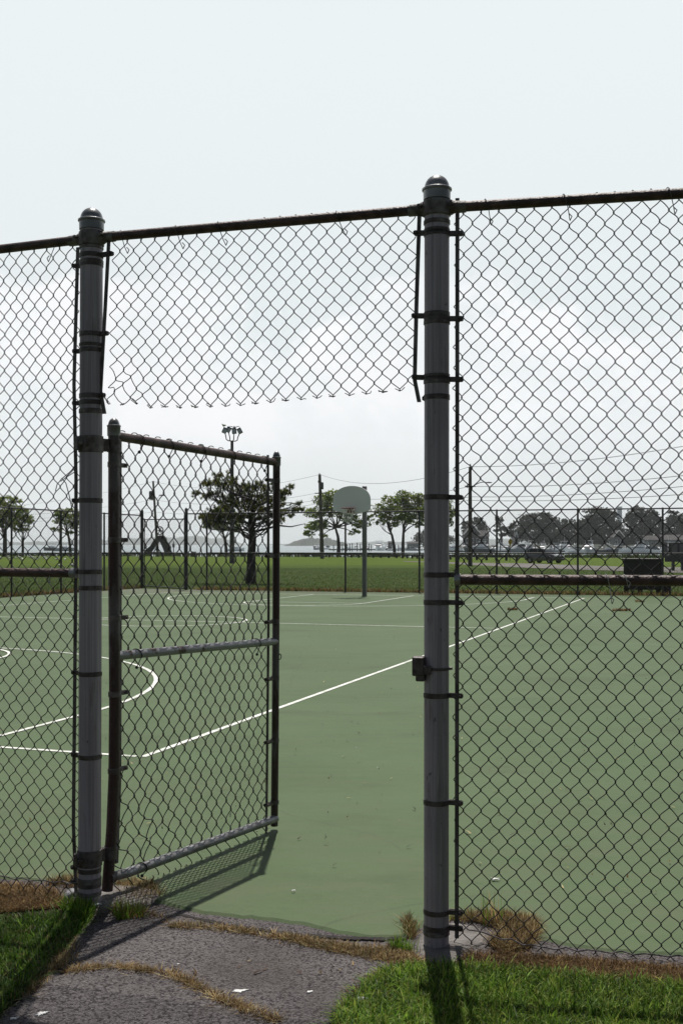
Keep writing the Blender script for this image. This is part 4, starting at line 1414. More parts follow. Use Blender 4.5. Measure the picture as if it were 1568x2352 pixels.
# short length of fence between the corner post and the first line post
mps = lambda s, zr, dp: np.stack([gb[0] + CA * s, gb[1] - SA * s - .02 + dp, gz(0, gb[1]) + FH - zr], -1)
fabric(MB(), mps, 0, 21, lambda i: (0, 60), .085, .10, .0021, .003, 3, (0,)).build('chain_link_mesh', M['farmesh'], ff, auto=False)
MB().tube([np.array([*gb, gz(0, gb[1]) + FH]), np.array([*far_line(-5.76), gz(0, 44) + FH])], .024, 8).build('top_rail', M['farpost'], ff)

# ------------------------------------------------------------------ basketball hoop
hp = np.array([.805, 38.85])
hoop = thing('basketball_hoop', 'basketball hoop with grey fan shaped backboard on a square steel pole', 'basketball hoop', (*hp, gz(0, hp[1])))
zb = gz(0, hp[1])
MB().bevel_box((hp[0], hp[1], zb + 1.9), (.14, .14, 3.86), .012, -.3283).build('pole', M['hoop_pole'], hoop)
bd = -U                                             # facing the near basket
bc = hp + bd * 1.42
ex = np.array([CA, -SA, 0])                         # to the right across the board
fwd3 = np.array([*bd, 0])
hw = .66
ol = [(-.09, -.475), (.13, -.475), (hw - .005, -.33)]
ol = [(-.10, -.465), (.16, -.465), (hw - .03, -.335), (hw, -.30), (hw, .02)]
for a in np.linspace(R(8), R(172), 26):
    ol.append((hw * math.cos(a), .02 + .47 * math.sin(a) ** .85))
ol += [(-hw, .02), (-hw, -.30), (-hw + .03, -.335)]
zc = 3.12
bk = MB().prism(ol, (*bc, zc), ex, (0, 0, 1), fwd3 * .045).build('backboard', M['board'], hoop, smooth=False)
arm = MB()
for dz_ in (.30, -.12):
    for q in (-1, 1):
        arm.tube([np.array([*hp, zc + dz_ + .12 * np.sign(dz_)]) + ex * q * .05, np.array([*(bc - bd * .03), zc + dz_]) + ex * q * .22], .022, 8)
arm.build('arm', M['hoop_pole'], hoop)
MB().sphere(np.array([*hp, zb + 3.55]) + ex * .11 - fwd3 * .02, .05, 10, 8).build('pole_light', M['plastic'], hoop)
rz_ = 2.845
rc = np.array([*(bc + bd * .385), rz_])
rg = MB().tube([rc + np.array([.228 * math.cos(a), .228 * math.sin(a), 0]) for a in np.linspace(0, 2 * math.pi, 41)], .013, 8, caps=False)
rg.box(np.array([*(bc + bd * .09), rz_ - .07]), (.20, .13, .16), -.3283)
rg.build('rim', M['rim'], hoop)
nt_ = MB()
for k in range(12):
    for sg in (-1, 1):
        pl = []
        for u in np.linspace(0, 1, 8):
            a = 2 * math.pi * k / 12 + sg * u * 1.05
            r_ = .225 - .105 * u ** .7
            pl.append(rc + np.array([r_ * math.cos(a), r_ * math.sin(a), -.46 * u]))
        nt_.tube(pl, .0085, 4)
nt_.build('net', M['net'], hoop)

# dark storage box behind the far fence
bx = W(1478, 1300, 39.6)
zb = gz(0, 39.6)
sb = thing('storage_box', 'black storage box standing against the far fence at right', 'box', (bx[0], 39.6, zb))
rzb = -.30
MB().bevel_box((bx[0], 39.7, zb + .72), (1.33, .75, 1.06), .02, rzb).build('body', M['box'], sb, smooth=False)
MB().bevel_box((bx[0] - .04, 39.7, zb + 1.27), (1.37, .8, .05), .01, rzb).build('lid', M['box2'], sb, smooth=False)
MB().bevel_box((bx[0] + .80, 39.5, zb + .34), (.26, .6, .62), .02, rzb).build('side_bin', M['box'], sb, smooth=False)
for sx_ in (-.55, -.1, .5):
    MB().box((bx[0] + sx_, 39.7 - sx_ * .3, zb + .09), (.16, .6, .2), rzb).build('leg', M['box'], sb, smooth=False)

# ------------------------------------------------------------------ trees
LEAFY = [(0.15, 0.21, 0.027), (0.21, 0.27, 0.036), (0.085, 0.125, 0.018), (0.29, 0.33, 0.055), (0.11, 0.155, 0.022)]
DARKL = [(0.022, 0.028, 0.016), (0.030, 0.036, 0.020), (0.016, 0.020, 0.012), (0.038, 0.044, 0.024)]


def leaves(c_, rad, n, size, pal, r_, shell=.55):
    pal = np.array(pal)
    d = r_.normal(0, 1, (n, 3))
    d /= np.linalg.norm(d, axis=1)[:, None]
    rr = (shell + (1 - shell) * r_.uniform(0, 1, n)) ** .8
    # sub clumps: pull leaves to a handful of sprigs so gaps stay open
    k = max(6, n // 14)
    sd_ = d[:k] * rr[:k, None]
    pick = r_.integers(0, k, n)
    p = sd_[pick] + r_.normal(0, .17, (n, 3))
    p = p * np.asarray(rad) + np.asarray(c_)
    az, el = r_.uniform(0, 2 * math.pi, n), r_.normal(.3, .7, n)
    a = np.stack([np.cos(az) * np.cos(el), np.sin(az) * np.cos(el), np.sin(el)], -1)
    b_ = np.cross(a, r_.normal(0, 1, (n, 3)))
    b_ /= np.linalg.norm(b_, axis=1)[:, None] + 1e-9
    s = size * r_.uniform(.6, 1.4, n)[:, None]
    V_ = np.stack([p - a * s * .6, p + b_ * s * .38, p + a * s * .6, p - b_ * s * .38], 1)
    col = pal[r_.integers(0, len(pal), n)] * r_.uniform(.7, 1.3, (n, 1))
    m = MB()
    m.add(V_.reshape(-1, 3), (np.arange(n)[:, None] * 4 + np.array([[0, 1, 2, 3]])), np.repeat(col, 4, 0))
    return m


def limb(mb, a, b_, r0, r1, r_, bend=.12, n=7, side=7):
    a, b_ = np.asarray(a, float), np.asarray(b_, float)
    L = np.linalg.norm(b_ - a)
    u = np.linspace(0, 1, n)[:, None]
    p = a + (b_ - a) * u + np.sin(u * math.pi) * r_.normal(0, bend * L * .35, 3) + np.sin(u * 2 * math.pi) * r_.normal(0, bend * L * .18, 3)
    mb.tube(p, np.linspace(r0, r1, n), side)
    return p


def tree(name, label, D, base, trunk, clumps, group, tw=.16, leaf=.30, dens=1.0, pal=LEAFY, seed=1, shape='tree', depth=.8, limbs=True):
    """trunk: photo positions from the foot up; clumps: (x, y, rx, ry) of foliage masses in the photo, given depth in the crown"""
    r_ = np.random.default_rng(seed)
    k = D / F
    foot = W(base[0], base[1], D)
    foot[2] = gz(0, D) if D < 300 else -1.0
    t = thing(name, label, 'tree', foot, group)
    tp = [foot - [0, 0, .3], foot] + [W(x, y, D) for x, y in trunk]
    mb = MB()
    nn = len(tp)
    mb.tube(tp, [tw * 1.25, tw * 1.08] + list(np.linspace(tw * .95, tw * .5, nn - 2)), 9)
    parts = []
    top = tp[-1]
    for x, y, rx, ry in clumps:
        yo = r_.uniform(-.5, .5) * rx * k * depth * 1.2
        c_ = W(x, y, D) + [0, yo, 0]
        rad = np.array([rx * k, max(rx, ry) * k * depth, ry * k]) * 1.08
        n = int(dens * 54 * (rad[0] * rad[2]) / (leaf ** 2) * .62)
        parts.append(leaves(c_, rad, max(n, 40), leaf, pal, r_))
        if limbs:
            st = tp[-1] if r_.uniform() < .6 else tp[-2]
            q = limb(mb, st, c_ + [0, 0, -rad[2] * .2], tw * .42, tw * .10, r_, .18, 7, 6)
            for _ in range(5):
                e_ = c_ + r_.normal(0, .5, 3) * rad
                limb(mb, q[r_.integers(3, 7)], e_, tw * .14, tw * .04, r_, .2, 5, 4)
    mb.build('trunk', M['bark'], t)
    join(*parts).build('crown', M['leaf'], t, auto=False, smooth=False)
    return t


def dk(D):
    return H - (0) / F * D


GT = 'leafy shore trees beyond the guardrail'
tree('leafy_tree', 'broad leafy tree directly behind the basketball backboard', 236, (777, 1279), [(778, 1255), (776, 1232), (770, 1212)],
     [(722, 1178, 22, 12), (740, 1150, 20, 14), (765, 1138, 22, 12), (800, 1140, 24, 16), (780, 1165, 30, 16), (825, 1165, 22, 16), (718, 1208, 18, 8), (712, 1225, 15, 7), (735, 1205, 18, 12), (748, 1178, 16, 10), (800, 1190, 22, 10), (830, 1205, 18, 9), (812, 1222, 12, 6), (742, 1228, 10, 5), (848, 1190, 10, 8)], GT, .42, .34, .9, seed=3)
tree('leafy_tree', 'leafy tree with a crooked leaning trunk right of the hoop pole', 232, (906, 1279), [(905, 1255), (900, 1230), (893, 1212)],
     [(880, 1165, 20, 9), (872, 1182, 14, 7), (895, 1150, 18, 12), (885, 1192, 20, 8), (905, 1172, 18, 12), (872, 1200, 10, 5), (902, 1205, 14, 6), (917, 1190, 12, 8)], GT, .34, .34, .9, seed=5)
tree('leafy_tree', 'tall leafy tree with a straight trunk left of the right grey post', 234, (925, 1279), [(925, 1250), (926, 1225), (927, 1205)],
     [(925, 1138, 16, 10), (945, 1150, 24, 16), (920, 1165, 18, 14), (950, 1178, 24, 14), (930, 1192, 22, 10), (962, 1145, 16, 12), (970, 1168, 16, 16), (975, 1190, 14, 10), (962, 1205, 12, 6)], GT, .36, .34, 1.0, seed=6)
tree('leafy_tree', 'leafy tree mostly hidden behind the right grey post', 230, (1008, 1279), [(1008, 1250), (1008, 1220)],
     [(990, 1165, 18, 16), (1015, 1160, 20, 16), (1030, 1180, 16, 12), (1000, 1190, 22, 12), (1034, 1200, 9, 9)], GT, .34, .34, 1.0, seed=8)
tree('leafy_tree', 'yellowish leafy tree standing far behind the gnarled pine', 236, (520, 1279), [(519, 1255), (516, 1238), (512, 1222)],
     [(485, 1190, 24, 12), (510, 1182, 26, 12), (535, 1190, 24, 12), (495, 1206, 26, 10), (525, 1208, 24, 10), (470, 1205, 10, 8), (545, 1215, 10, 7), (515, 1168, 18, 8)], GT, .34, .34, .9, pal=LEAFY + LEAFY[1:4], seed=9)
tree('leafy_tree', 'biggest leafy tree at the far left edge behind the left mesh', 240, (12, 1279), [(12, 1240), (14, 1215)],
     [(15, 1150, 18, 10), (40, 1150, 11, 8), (-15, 1155, 22, 14), (5, 1172, 30, 16), (30, 1175, 22, 14), (-10, 1195, 26, 14), (22, 1200, 20, 12)], GT, .45, .36, 1.0, seed=11)
tree('leafy_tree', 'leafy tree with two thin trunks second from the left edge', 236, (53, 1279), [(53, 1250), (54, 1225)],
     [(54, 1178, 14, 10), (45, 1198, 16, 12), (66, 1192, 14, 10), (72, 1198, 8, 5), (58, 1212, 14, 8), (40, 1215, 10, 6)], GT, .26, .32, 1.0, seed=12)
tree('leafy_tree', 'flat topped leafy tree just left of the left grey post', 238, (163, 1279), [(161, 1250), (157, 1226), (153, 1212)],
     [(140, 1180, 16, 10), (165, 1178, 18, 10), (133, 1186, 10, 6), (150, 1196, 22, 8), (132, 1215, 14, 5), (165, 1205, 16, 10), (162, 1224, 8, 6), (185, 1190, 18, 14)], GT, .30, .32, .95, seed=13)

# the gnarled pine in front, needles in tufts
r_ = np.random.default_rng(21)
DP = 52.6
pf = W(576, 1340, DP)
pf[2] = gz(0, DP)
pine = thing('pine_tree', 'gnarled spreading pine with a thick leaning trunk just beyond the far fence', 'tree', pf)
tk = MB()
tp = [pf - [0, 0, .2], pf + [0, 0, .05]] + [W(x, y, DP) for x, y in ((577, 1320), (577, 1295), (578, 1265), (580, 1240), (580, 1222), (574, 1205), (577, 1188), (583, 1165), (585, 1140))]
tk.tube(tp, [.30, .265, .235, .21, .19, .18, .17, .13, .11, .075, .04], 12)
trunk_pts = np.array(tp)
clumps = [(500, 1092, 16, 7), (492, 1108, 20, 8), (478, 1114, 14, 8), (455, 1134, 13, 6), (468, 1140, 12, 6), (486, 1132, 16, 8), (515, 1118, 16, 10), (538, 1108, 16, 10), (556, 1116, 18, 10), (575, 1128, 20, 10),
          (600, 1118, 18, 10), (622, 1124, 20, 10), (640, 1136, 16, 8), (545, 1135, 22, 10), (520, 1142, 18, 9), (565, 1148, 24, 10), (600, 1142, 24, 10), (625, 1152, 18, 9), (540, 1160, 24, 10), (575, 1168, 26, 9), (610, 1168, 22, 9), (515, 1166, 16, 7),
          (498, 1176, 14, 5), (640, 1160, 14, 7), (655, 1130, 9, 6), (668, 1121, 7, 5), (650, 1147, 9, 5), (666, 1134, 6, 4), (480, 1184, 20, 7), (460, 1188, 14, 6), (500, 1194, 20, 7), (478, 1202, 16, 6), (525, 1186, 20, 8),
          (555, 1188, 18, 7), (598, 1188, 18, 7), (625, 1182, 14, 7), (642, 1194, 10, 6), (652, 1178, 12, 5), (672, 1172, 9, 4), (690, 1158, 6, 4), (683, 1172, 7, 4), (668, 1185, 8, 4), (612, 1200, 12, 5), (694, 1170, 5, 3)]
PNE = np.array([(0.070, 0.095, 0.026), (0.10, 0.125, 0.032), (0.14, 0.15, 0.04), (0.042, 0.058, 0.018), (0.21, 0.20, 0.055)])
nd = MB()
NV, NF, NC = [], [], []
for ci, (x, y, rx, ry) in enumerate(clumps):
    c_ = W(x, y, DP) + [0, r_.uniform(-1.1, 1.1) * (.4 if rx < 10 else 1), 0]
    k = DP / F
    st = trunk_pts[r_.choice([6, 7, 8, 9, 10]) if y < 1170 else r_.choice([5, 6, 7])]
    q = limb(tk, st, c_, .038, .012, r_, .3, 8, 6)
    ntuft = int(5 + rx * ry * .14)
    for _ in range(ntuft):
        e_ = c_ + r_.normal(0, .52, 3) * np.array([rx * k, rx * k * .8, ry * k])
        if r_.uniform() < .55:
            limb(tk, q[r_.integers(4, 8)], e_, .012, .006, r_, .15, 4, 4)
        up_ = np.array([0, 0, 1]) * .8 + (e_ - c_) / (rx * k) * .5 + r_.normal(0, .25, 3)
        up_ /= np.linalg.norm(up_)
        n = 34
        dd = up_ + r_.normal(0, .62, (n, 3))
        dd /= np.linalg.norm(dd, axis=1)[:, None]
        L = .14 * r_.uniform(.7, 1.25, (n, 1))
        s_ = np.cross(dd, r_.normal(0, 1, (n, 3)))
        s_ /= np.linalg.norm(s_, axis=1)[:, None] + 1e-9
        root = e_ + up_ * r_.uniform(-.06, .06, (n, 1))
        NV.append(np.stack([root + s_ * .013, root - s_ * .013, root + dd * L], 1).reshape(-1, 3))
        NC.append(np.repeat(PNE[r_.integers(0, 5)][None, :] * r_.uniform(.7, 1.3, (n, 1)), 3, 0))
NV = np.vstack(NV)
nd.add(NV, np.arange(len(NV)).reshape(-1, 3), np.vstack(NC))
for pl in ([(580, 1222), (610, 1215), (640, 1207), (668, 1210), (700, 1203)], [(577, 1195), (610, 1190), (650, 1182), (690, 1170)], [(580, 1240), (560, 1228), (553, 1212), (548, 1195)], [(583, 1165), (620, 1150), (655, 1138)], [(578, 1190), (540, 1185), (500, 1190)], [(580, 1150), (530, 1130), (492, 1112)]):
    tk.tube([W(x, y, DP + .3 * math.sin(i)) for i, (x, y) in enumerate(pl)], np.linspace(.07 if pl[0][1] != 1240 else .11, .015, len(pl)), 7)
tk.build('trunk', M['bark'], pine)
nd.build('crown', M['needle'], pine, auto=False, smooth=False)

# dark trees on the far side of the marina
GD = 'dark trees across the marina'
far_trees = [
    ('round dark tree rising behind the gabled house', 660, (1088, 1256), [(1088, 1215), (1075, 1212, 14, 14), (1095, 1200, 16, 10), (1108, 1215, 12, 14), (1085, 1230, 18, 14)]),
    ('thin open tree between the gabled house and the long dark grove', 640, (1150, 1256), [(1150, 1215), (1146, 1194, 9, 6), (1142, 1205, 8, 5), (1155, 1215, 12, 6), (1178, 1208, 10, 8), (1160, 1228, 14, 5), (1172, 1225, 10, 8), (1140, 1222, 6, 5)]),
    ('big dark rounded tree above the parked car', 650, (1235, 1256), [(1235, 1215), (1212, 1200, 22, 16), (1240, 1188, 26, 10), (1262, 1200, 18, 14), (1225, 1222, 34, 22), (1258, 1226, 26, 22), (1192, 1228, 16, 16)]),
    ('lower dark tree second in the grove right of the parked car', 655, (1306, 1256), [(1306, 1220), (1296, 1206, 18, 12), (1322, 1204, 16, 10), (1310, 1228, 30, 22)]),
    ('tall dark tree left of the pale tower', 648, (1376, 1256), [(1376, 1215), (1366, 1180, 26, 14), (1395, 1184, 18, 12), (1350, 1202, 22, 16), (1382, 1206, 36, 22), (1405, 1212, 18, 16), (1370, 1232, 40, 20), (1340, 1222, 16, 18)]),
    ('tall dark tree right of the pale tower', 646, (1472, 1256), [(1472, 1215), (1464, 1176, 18, 12), (1448, 1192, 14, 14), (1488, 1182, 20, 12), (1470, 1205, 32, 22), (1500, 1206, 18, 18), (1460, 1232, 40, 20), (1500, 1234, 24, 18)]),
    ('dark tree with a thin spiky top at the right frame edge', 652, (1552, 1256), [(1552, 1215), (1545, 1178, 11, 5), (1542, 1192, 14, 8), (1560, 1196, 18, 12), (1545, 1215, 28, 18), (1575, 1210, 20, 22), (1550, 1236, 34, 18)]),
    ('low dark tree filling the gap under the pale tower', 670, (1425, 1256), [(1425, 1240), (1424, 1236, 22, 12), (1432, 1246, 26, 10)]),
    ('hazy grey tree left of the right grey post across the water', 900, (972, 1254), [(972, 1240), (962, 1236, 16, 10), (982, 1228, 14, 12), (975, 1244, 22, 8), (1000, 1234, 16, 12), (1024, 1238, 18, 10)]),
]
for i, (lb, D, bs, q) in enumerate(far_trees):
    tree('shore_tree', lb, D, bs, [q[0]], q[1:], GD, .6, 1.05 if D < 800 else 1.3, 1.25, DARKL, 40 + i, limbs=(i in (1, 6)))

# ------------------------------------------------------------------ lamp pole, utility poles, wires
lp = G(533, 1294)
DL = lp[1]
lamp = thing('light_pole', 'tall floodlight pole with four lamps rising behind the pine', 'light pole', lp)
zt = W(533, 1013, DL)[2]
MB().lathe([(.30, lp[2] - .3), (.29, lp[2] + .5), (.17, zt - .3), (.17, zt)], 12, (lp[0], lp[1], 0)).build('pole', M['pole_metal'], lamp)
kL = DL / F
for (ax, ay, lx, ly, yd, tilt) in ((-13, -14, -15.5, -22, -.5, .4), (-6, -16, -9, -26, .5, .5), (5, -14, 6, -21, -.5, -.1), (12.5, -14, 17, -23, .4, -.5)):
    a3 = np.array([lp[0], lp[1], zt])
    pl = [a3, a3 + [ax * kL * .55, yd * .5, .0], a3 + [ax * kL * .92, yd * .8, .12], a3 + [ax * kL, yd, .45], a3 + [lx * kL * .96, yd, -ly * kL * .78]]
    l_ = MB().tube(pl, .06, 7).build('lamp_arm', M['pole_metal'], lamp)
    cc = a3 + [lx * kL, yd - .05, -ly * kL + .05]
    hd = MB().box(cc, (.50, .34, .60), 0, R(-18), tilt).build('lamp_head', M['pole_metal'], l_)
    MB().box(cc + np.array([0.03 * np.sign(-lx), -.19, -.06]), (.40, .02, .48), 0, R(-18), tilt).build('lamp_glass', M['lamp_glass'], l_, smooth=False)


def upole(label, top, base, D, r0, extra):
    b3 = W(base[0], base[1], D)
    b3[2] = gz(0, D)
    t3 = W(top[0], top[1], D)
    t = thing('utility_pole', label, 'utility pole', b3, 'wooden utility poles')
    MB().tube([b3 - [0, 0, .3], b3, (b3 + t3) / 2, t3], [r0, r0, r0 * .85, r0 * .65], 10).build('pole', M['pole_wood'], t)
    extra(t, D)
    return t


def tcan(t, D, x, y, w, h):
    c_ = W(x, y, D)
    k = D / F
    MB().lathe([(.01, -h * k / 2), (w * k / 2 * .92, -h * k / 2), (w * k / 2, -h * k * .42), (w * k / 2, h * k * .38), (w * k * .38, h * k / 2), (.01, h * k / 2)], 14, c_ - [0, .3, 0]).build('transformer', M['pole_metal'], t)


def arm_lamp(t, D, pts):
    p = [W(x, y, D - .4) for x, y in pts]
    q = MB().tube(p, .04, 6).build('lamp_arm', M['pole_metal'], t)
    MB().sphere(p[-1] + [.3, 0, -.05], D * .0022, 10, 6, (1.5, .6, .3)).build('lamp_head', M['pole_metal'], q)


def insul(t, D, pts, w=.10):
    for x, y in pts:
        c_ = W(x, y, D - .35)
        MB().lathe([(.02, -.2), (w, -.16), (w * .6, -.05), (w, .05), (.03, .2)], 8, c_).build('insulator', M['pole_metal'], t)


def p1(t, D):
    tcan(t, D, 348, 1138, 10, 20)
    arm_lamp(t, D, [(358, 1149), (364, 1142), (370, 1137)])
    insul(t, D, [(353, 1112), (350, 1148)])


def p2(t, D):
    tcan(t, D, 738.5, 1116, 9, 16)
    MB().box(W(736, 1133, D - .3), (1.9, .14, .16)).build('crossarm', M['pole_wood'], t)
    insul(t, D, [(731, 1106), (733.5, 1089)])


def p3(t, D):
    arm_lamp(t, D, [(1081, 1121), (1090, 1114), (1101, 1108.5), (1114, 1107)])
    MB().box(W(1079, 1117, D - .25), (1.0, .12, .12)).build('crossarm', M['pole_wood'], t)
    insul(t, D, [(1079.5, 1070), (1073, 1116)], .07)


U1D, U2D, U3D = 240, 189, 107
upole('leaning utility pole with a grey box and lamp arm above the dark monument', (352, 1105), (363, 1280), U1D, .32, p1)
upole('utility pole with a can transformer left of the backboard', (734, 1090), (740, 1283), U2D, .36, p2)
upole('utility pole with a street lamp arm behind the right mesh', (1079, 1072), (1079, 1300), U3D, .22, p3)
b3 = W(138, 1276, 262)
t_ = thing('utility_pole', 'thin dark pole between the two leafy trees at far left', 'utility pole', (b3[0], b3[1], gz(0, 262)), 'wooden utility poles')
MB().tube([(b3[0], 262, -1.3), W(138.3, 1158, 262)], [.16, .11], 8).build('pole', M['pole_wood'], t_)
MB().lathe([(.02, -.1), (.15, 0), (.02, .2)], 8, W(138.3, 1158, 262)).build('pole_cap', M['pole_metal'], t_)


def catenary(a, b_, sag, n=24):
    u = np.linspace(0, 1, n)[:, None]
    p = np.asarray(a) + (np.asarray(b_) - np.asarray(a)) * u
    p[:, 2] -= (4 * sag * u * (1 - u))[:, 0]
    return p


for lb, y0, y1, y2, y3, y4, sg in (('topmost power line strung between the utility poles', 1166, 1106, 1089.5, 1072, 1012, 1.6), ('second power line from the top, below the transformers', 1186, 1148, 1131, 1117, 1084, 1.2),
                                   ('third power line from the top between the poles', 1194, 1166, 1147, 1141, 1110, 1.0), ('lowest power line of the four between the poles', 1200, 1176, 1156, 1149, 1130, .9)):
    s1 = [W(-40, y0, 300), W(353, y1, U1D - .4), W(735, y2, U2D - .4), W(1079, y3, U3D - .35), W(1640, y4, 78)]
    b = MB()
    for a, c_, s in zip(s1[:-1], s1[1:], (sg * .7, sg * 1.2, sg, sg * .3)):
        b.tube(catenary(a, c_, s), .022, 5, caps=False)
    tag(b.build('power_line', M['cable']), lb, 'power line', 'power lines')

# ------------------------------------------------------------------ guardrail along the lawn
gr_pts = np.array([(-92, 256), (-68, 252), (-33, 240), (-10, 231), (0, 217), (10.4, 198), (17, 172), (25.6, 152)])
seg = np.linalg.norm(np.diff(gr_pts, axis=0), axis=1)
cu = np.concatenate([[0], np.cumsum(seg)])
grl = thing('guardrail', 'long low timber guardrail on stubby posts along the far edge of the lawn', 'guardrail', (-10, 231, gz(0, 231)))
n = int(cu[-1] / 2.75)
for k in range(n + 1):
    u = min(k * 2.75, cu[-1])
    x, y = np.interp(u, cu, gr_pts[:, 0]), np.interp(u, cu, gr_pts[:, 1])
    MB().box((x, y + .18, gz(0, y) + .28), (.34, .3, .75)).build('post', M['rail_wood'], grl, smooth=False)
v = []
for du, dz in ((0, .44), (0, .78), (.12, .78), (.12, .44)):
    v.append([(x, y - .12 + du, gz(0, y) + dz) for x, y in gr_pts])
v = np.array(v).reshape(-1, 3)
m_ = len(gr_pts)
MB().add(v, [[k * m_ + i, k * m_ + i + 1, ((k + 1) % 4) * m_ + i + 1, ((k + 1) % 4) * m_ + i] for k in range(4) for i in range(m_ - 1)] + [[0, m_, 2 * m_, 3 * m_], [4 * m_ - 1, 3 * m_ - 1, 2 * m_ - 1, m_ - 1]]).build('rail', M['rail_wood'], grl, smooth=False)

# dark bin in front of the guardrail and a channel marker in the shallows
tb = W(445, 1279, 232)
tb[2] = gz(0, 232)
bn = thing('trash_bin', 'dark square bin in front of the guardrail between monument and pine', 'bin', tb)
MB().bevel_box(tb + [0, 0, .5], (1.05, .8, .95), .06).build('body', M['box'], bn, smooth=False)
MB().bevel_box(tb + [0, 0, 1.06], (1.15, .9, .12), .05).build('lid', M['kiosk_d'], bn, smooth=False)
cm = W(399, 1271, 330)
cm[2] = -1.2
mk = thing('channel_marker', 'thin dark marker post standing in the water right of the monument', 'marker', cm)
MB().tube([cm - [0, 0, .6], W(399, 1243, 330)], .13, 8).build('post', M['piling'], mk)
MB().box(W(399, 1253, 330) + [0, -.2, 0], (.7, .12, 1.1)).build('board', M['piling'], mk, smooth=False)

# ------------------------------------------------------------------ dark monument with a ring
DM = 262
mon = thing('monument', 'black arched iron monument with a spoked ring on top at the waterfront', 'monument', (*W(358, 1278, DM)[:2], gz(0, DM)))
km = DM / F
zx = lambda a, b_: (331.5 + (a - 180) * .12, 1091.6 + b_ * .12)


def mslab(pl, th, name, yo=0.0):
    o = [((x - 358) * km, (1278 - y) * km) for x, y in (zx(*q) for q in pl)]
    c_ = np.array([*W(358, 1278, DM)[:2], H - (1278 - YH) / F * DM])
    return MB().prism(o, c_ + [0, yo, 0], (1, 0, 0), (0, 0, 1), (0, th, 0)).build(name, M['monument'], mon, smooth=False)


mslab([(175, 1560), (190, 1440), (290, 1360), (370, 1230), (430, 1165), (480, 1150), (490, 1200), (440, 1290), (380, 1380), (320, 1470), (300, 1560)], 1.0, 'leg', .3)
mslab([(455, 1170), (520, 1150), (570, 1160), (610, 1210), (615, 1260), (660, 1310), (695, 1370), (690, 1430), (710, 1470), (720, 1560), (590, 1560), (565, 1440), (520, 1330), (480, 1250)], 1.5, 'leg', -.2)
rc_ = W(*zx(478, 1060), DM)
rg = MB().tube([rc_ + [7.8 * km * math.cos(a), 0, 9.2 * km * math.sin(a)] for a in np.linspace(0, 2 * math.pi, 33)], .13, 8, caps=False)
for a in (0, R(60), R(120)):
    q = np.array([7.6 * km * math.cos(a), 0, 9 * km * math.sin(a)])
    rg.tube([rc_ - q, rc_ + q], .09, 6)
rg.sphere(rc_, .3, 10, 8)
rg.build('ring', M['monument'], mon)

# yellow diamond sign
sg_ = G(1170, 1290)
ys_ = thing('road_sign', 'small yellow diamond road sign on a thin post left of the parked car', 'road sign', sg_)
MB().tube([sg_, W(1171, 1240, sg_[1])], .04, 8).build('sign_post', M['pole_metal'], ys_)
cs_ = W(1171, 1245, sg_[1] - .08)
MB().prism([(-.33, 0), (-.30, -.06), (-.05, -.45), (.0, -.5), (.05, -.45), (.30, -.06), (.33, 0), (.30, .06), (.05, .45), (0, .5), (-.05, .45), (-.30, .06)], cs_, (.93, .36, 0), (0, 0, 1), (.01, -.03, 0)).build('sign_plate', M['sign_y'], ys_, smooth=False)

# notice board kiosk at the right frame edge
kb = G(1556, 1311)
DK = kb[1]
kk = DK / F
ki = thing('notice_board', 'grey park notice board on two posts at the right frame edge', 'notice board', kb)
c_ = np.array([kb[0], DK, H - (1262 - YH) / F * DK])
MB().bevel_box(c_ + [-.95, 0, .02], (.32, .16, 1.05), .02).build('side_panel', M['kiosk'], ki, smooth=False)
MB().bevel_box(c_ + [.25, 0, .05], (1.95, .12, .92), .02).build('board', M['kiosk_d'], ki, smooth=False)
for dx in (-.30, .30, .85):
    MB().bevel_box(c_ + [dx, -.07, .05], (.42, .03, .72), .01).build('panel', M['kiosk'], ki, smooth=False)
MB().bevel_box(c_ + [.15, 0, -.68], (2.3, .1, .5), .02).build('skirt', M['kiosk_d'], ki, smooth=False)
for dx in (-.35, .35, 1.1):
    MB().box(c_ + [dx, .1, -1.0], (.2, .2, 1.6)).build('post', M['kiosk_d'], ki, smooth=False)

# ------------------------------------------------------------------ parked car (dark grey SUV)
cp = G(1249, 1294)
car = thing('parked_car', 'dark grey suv on the road behind the right mesh', 'car', cp)


def carpt(x, y, z):
    a = -R(48)
    return np.array([cp[0] + x * math.cos(a) - y * math.sin(a), cp[1] + x * math.sin(a) + y * math.cos(a), cp[2] + .02 + z])


def loft(secs, name, m, parent, smooth=True):
    """secs: list of (x, [(y, z)...]) rings from rear to front"""
    n = len(secs[0][1])
    v = [carpt(x, y, z) for x, ring in secs for y, z in ring]
    f = []
    for k in range(len(secs) - 1):
        for i in range(n):
            j = (i + 1) % n
            f.append([k * n + i, (k + 1) * n + i, (k + 1) * n + j, k * n + j])
    f += [list(range(n)), list(range(len(v) - 1, len(v) - n - 1, -1))]
    return MB().add(np.array(v), f).build(name, m, parent, smooth)


def ring_(w, z0, z1, r=.12):
    return [(-w, z0 + r), (-w + r * .5, z0), (w - r * .5, z0), (w, z0 + r), (w, z1 - r * 1.6), (w - r, z1), (-w + r, z1), (-w, z1 - r * 1.6)]


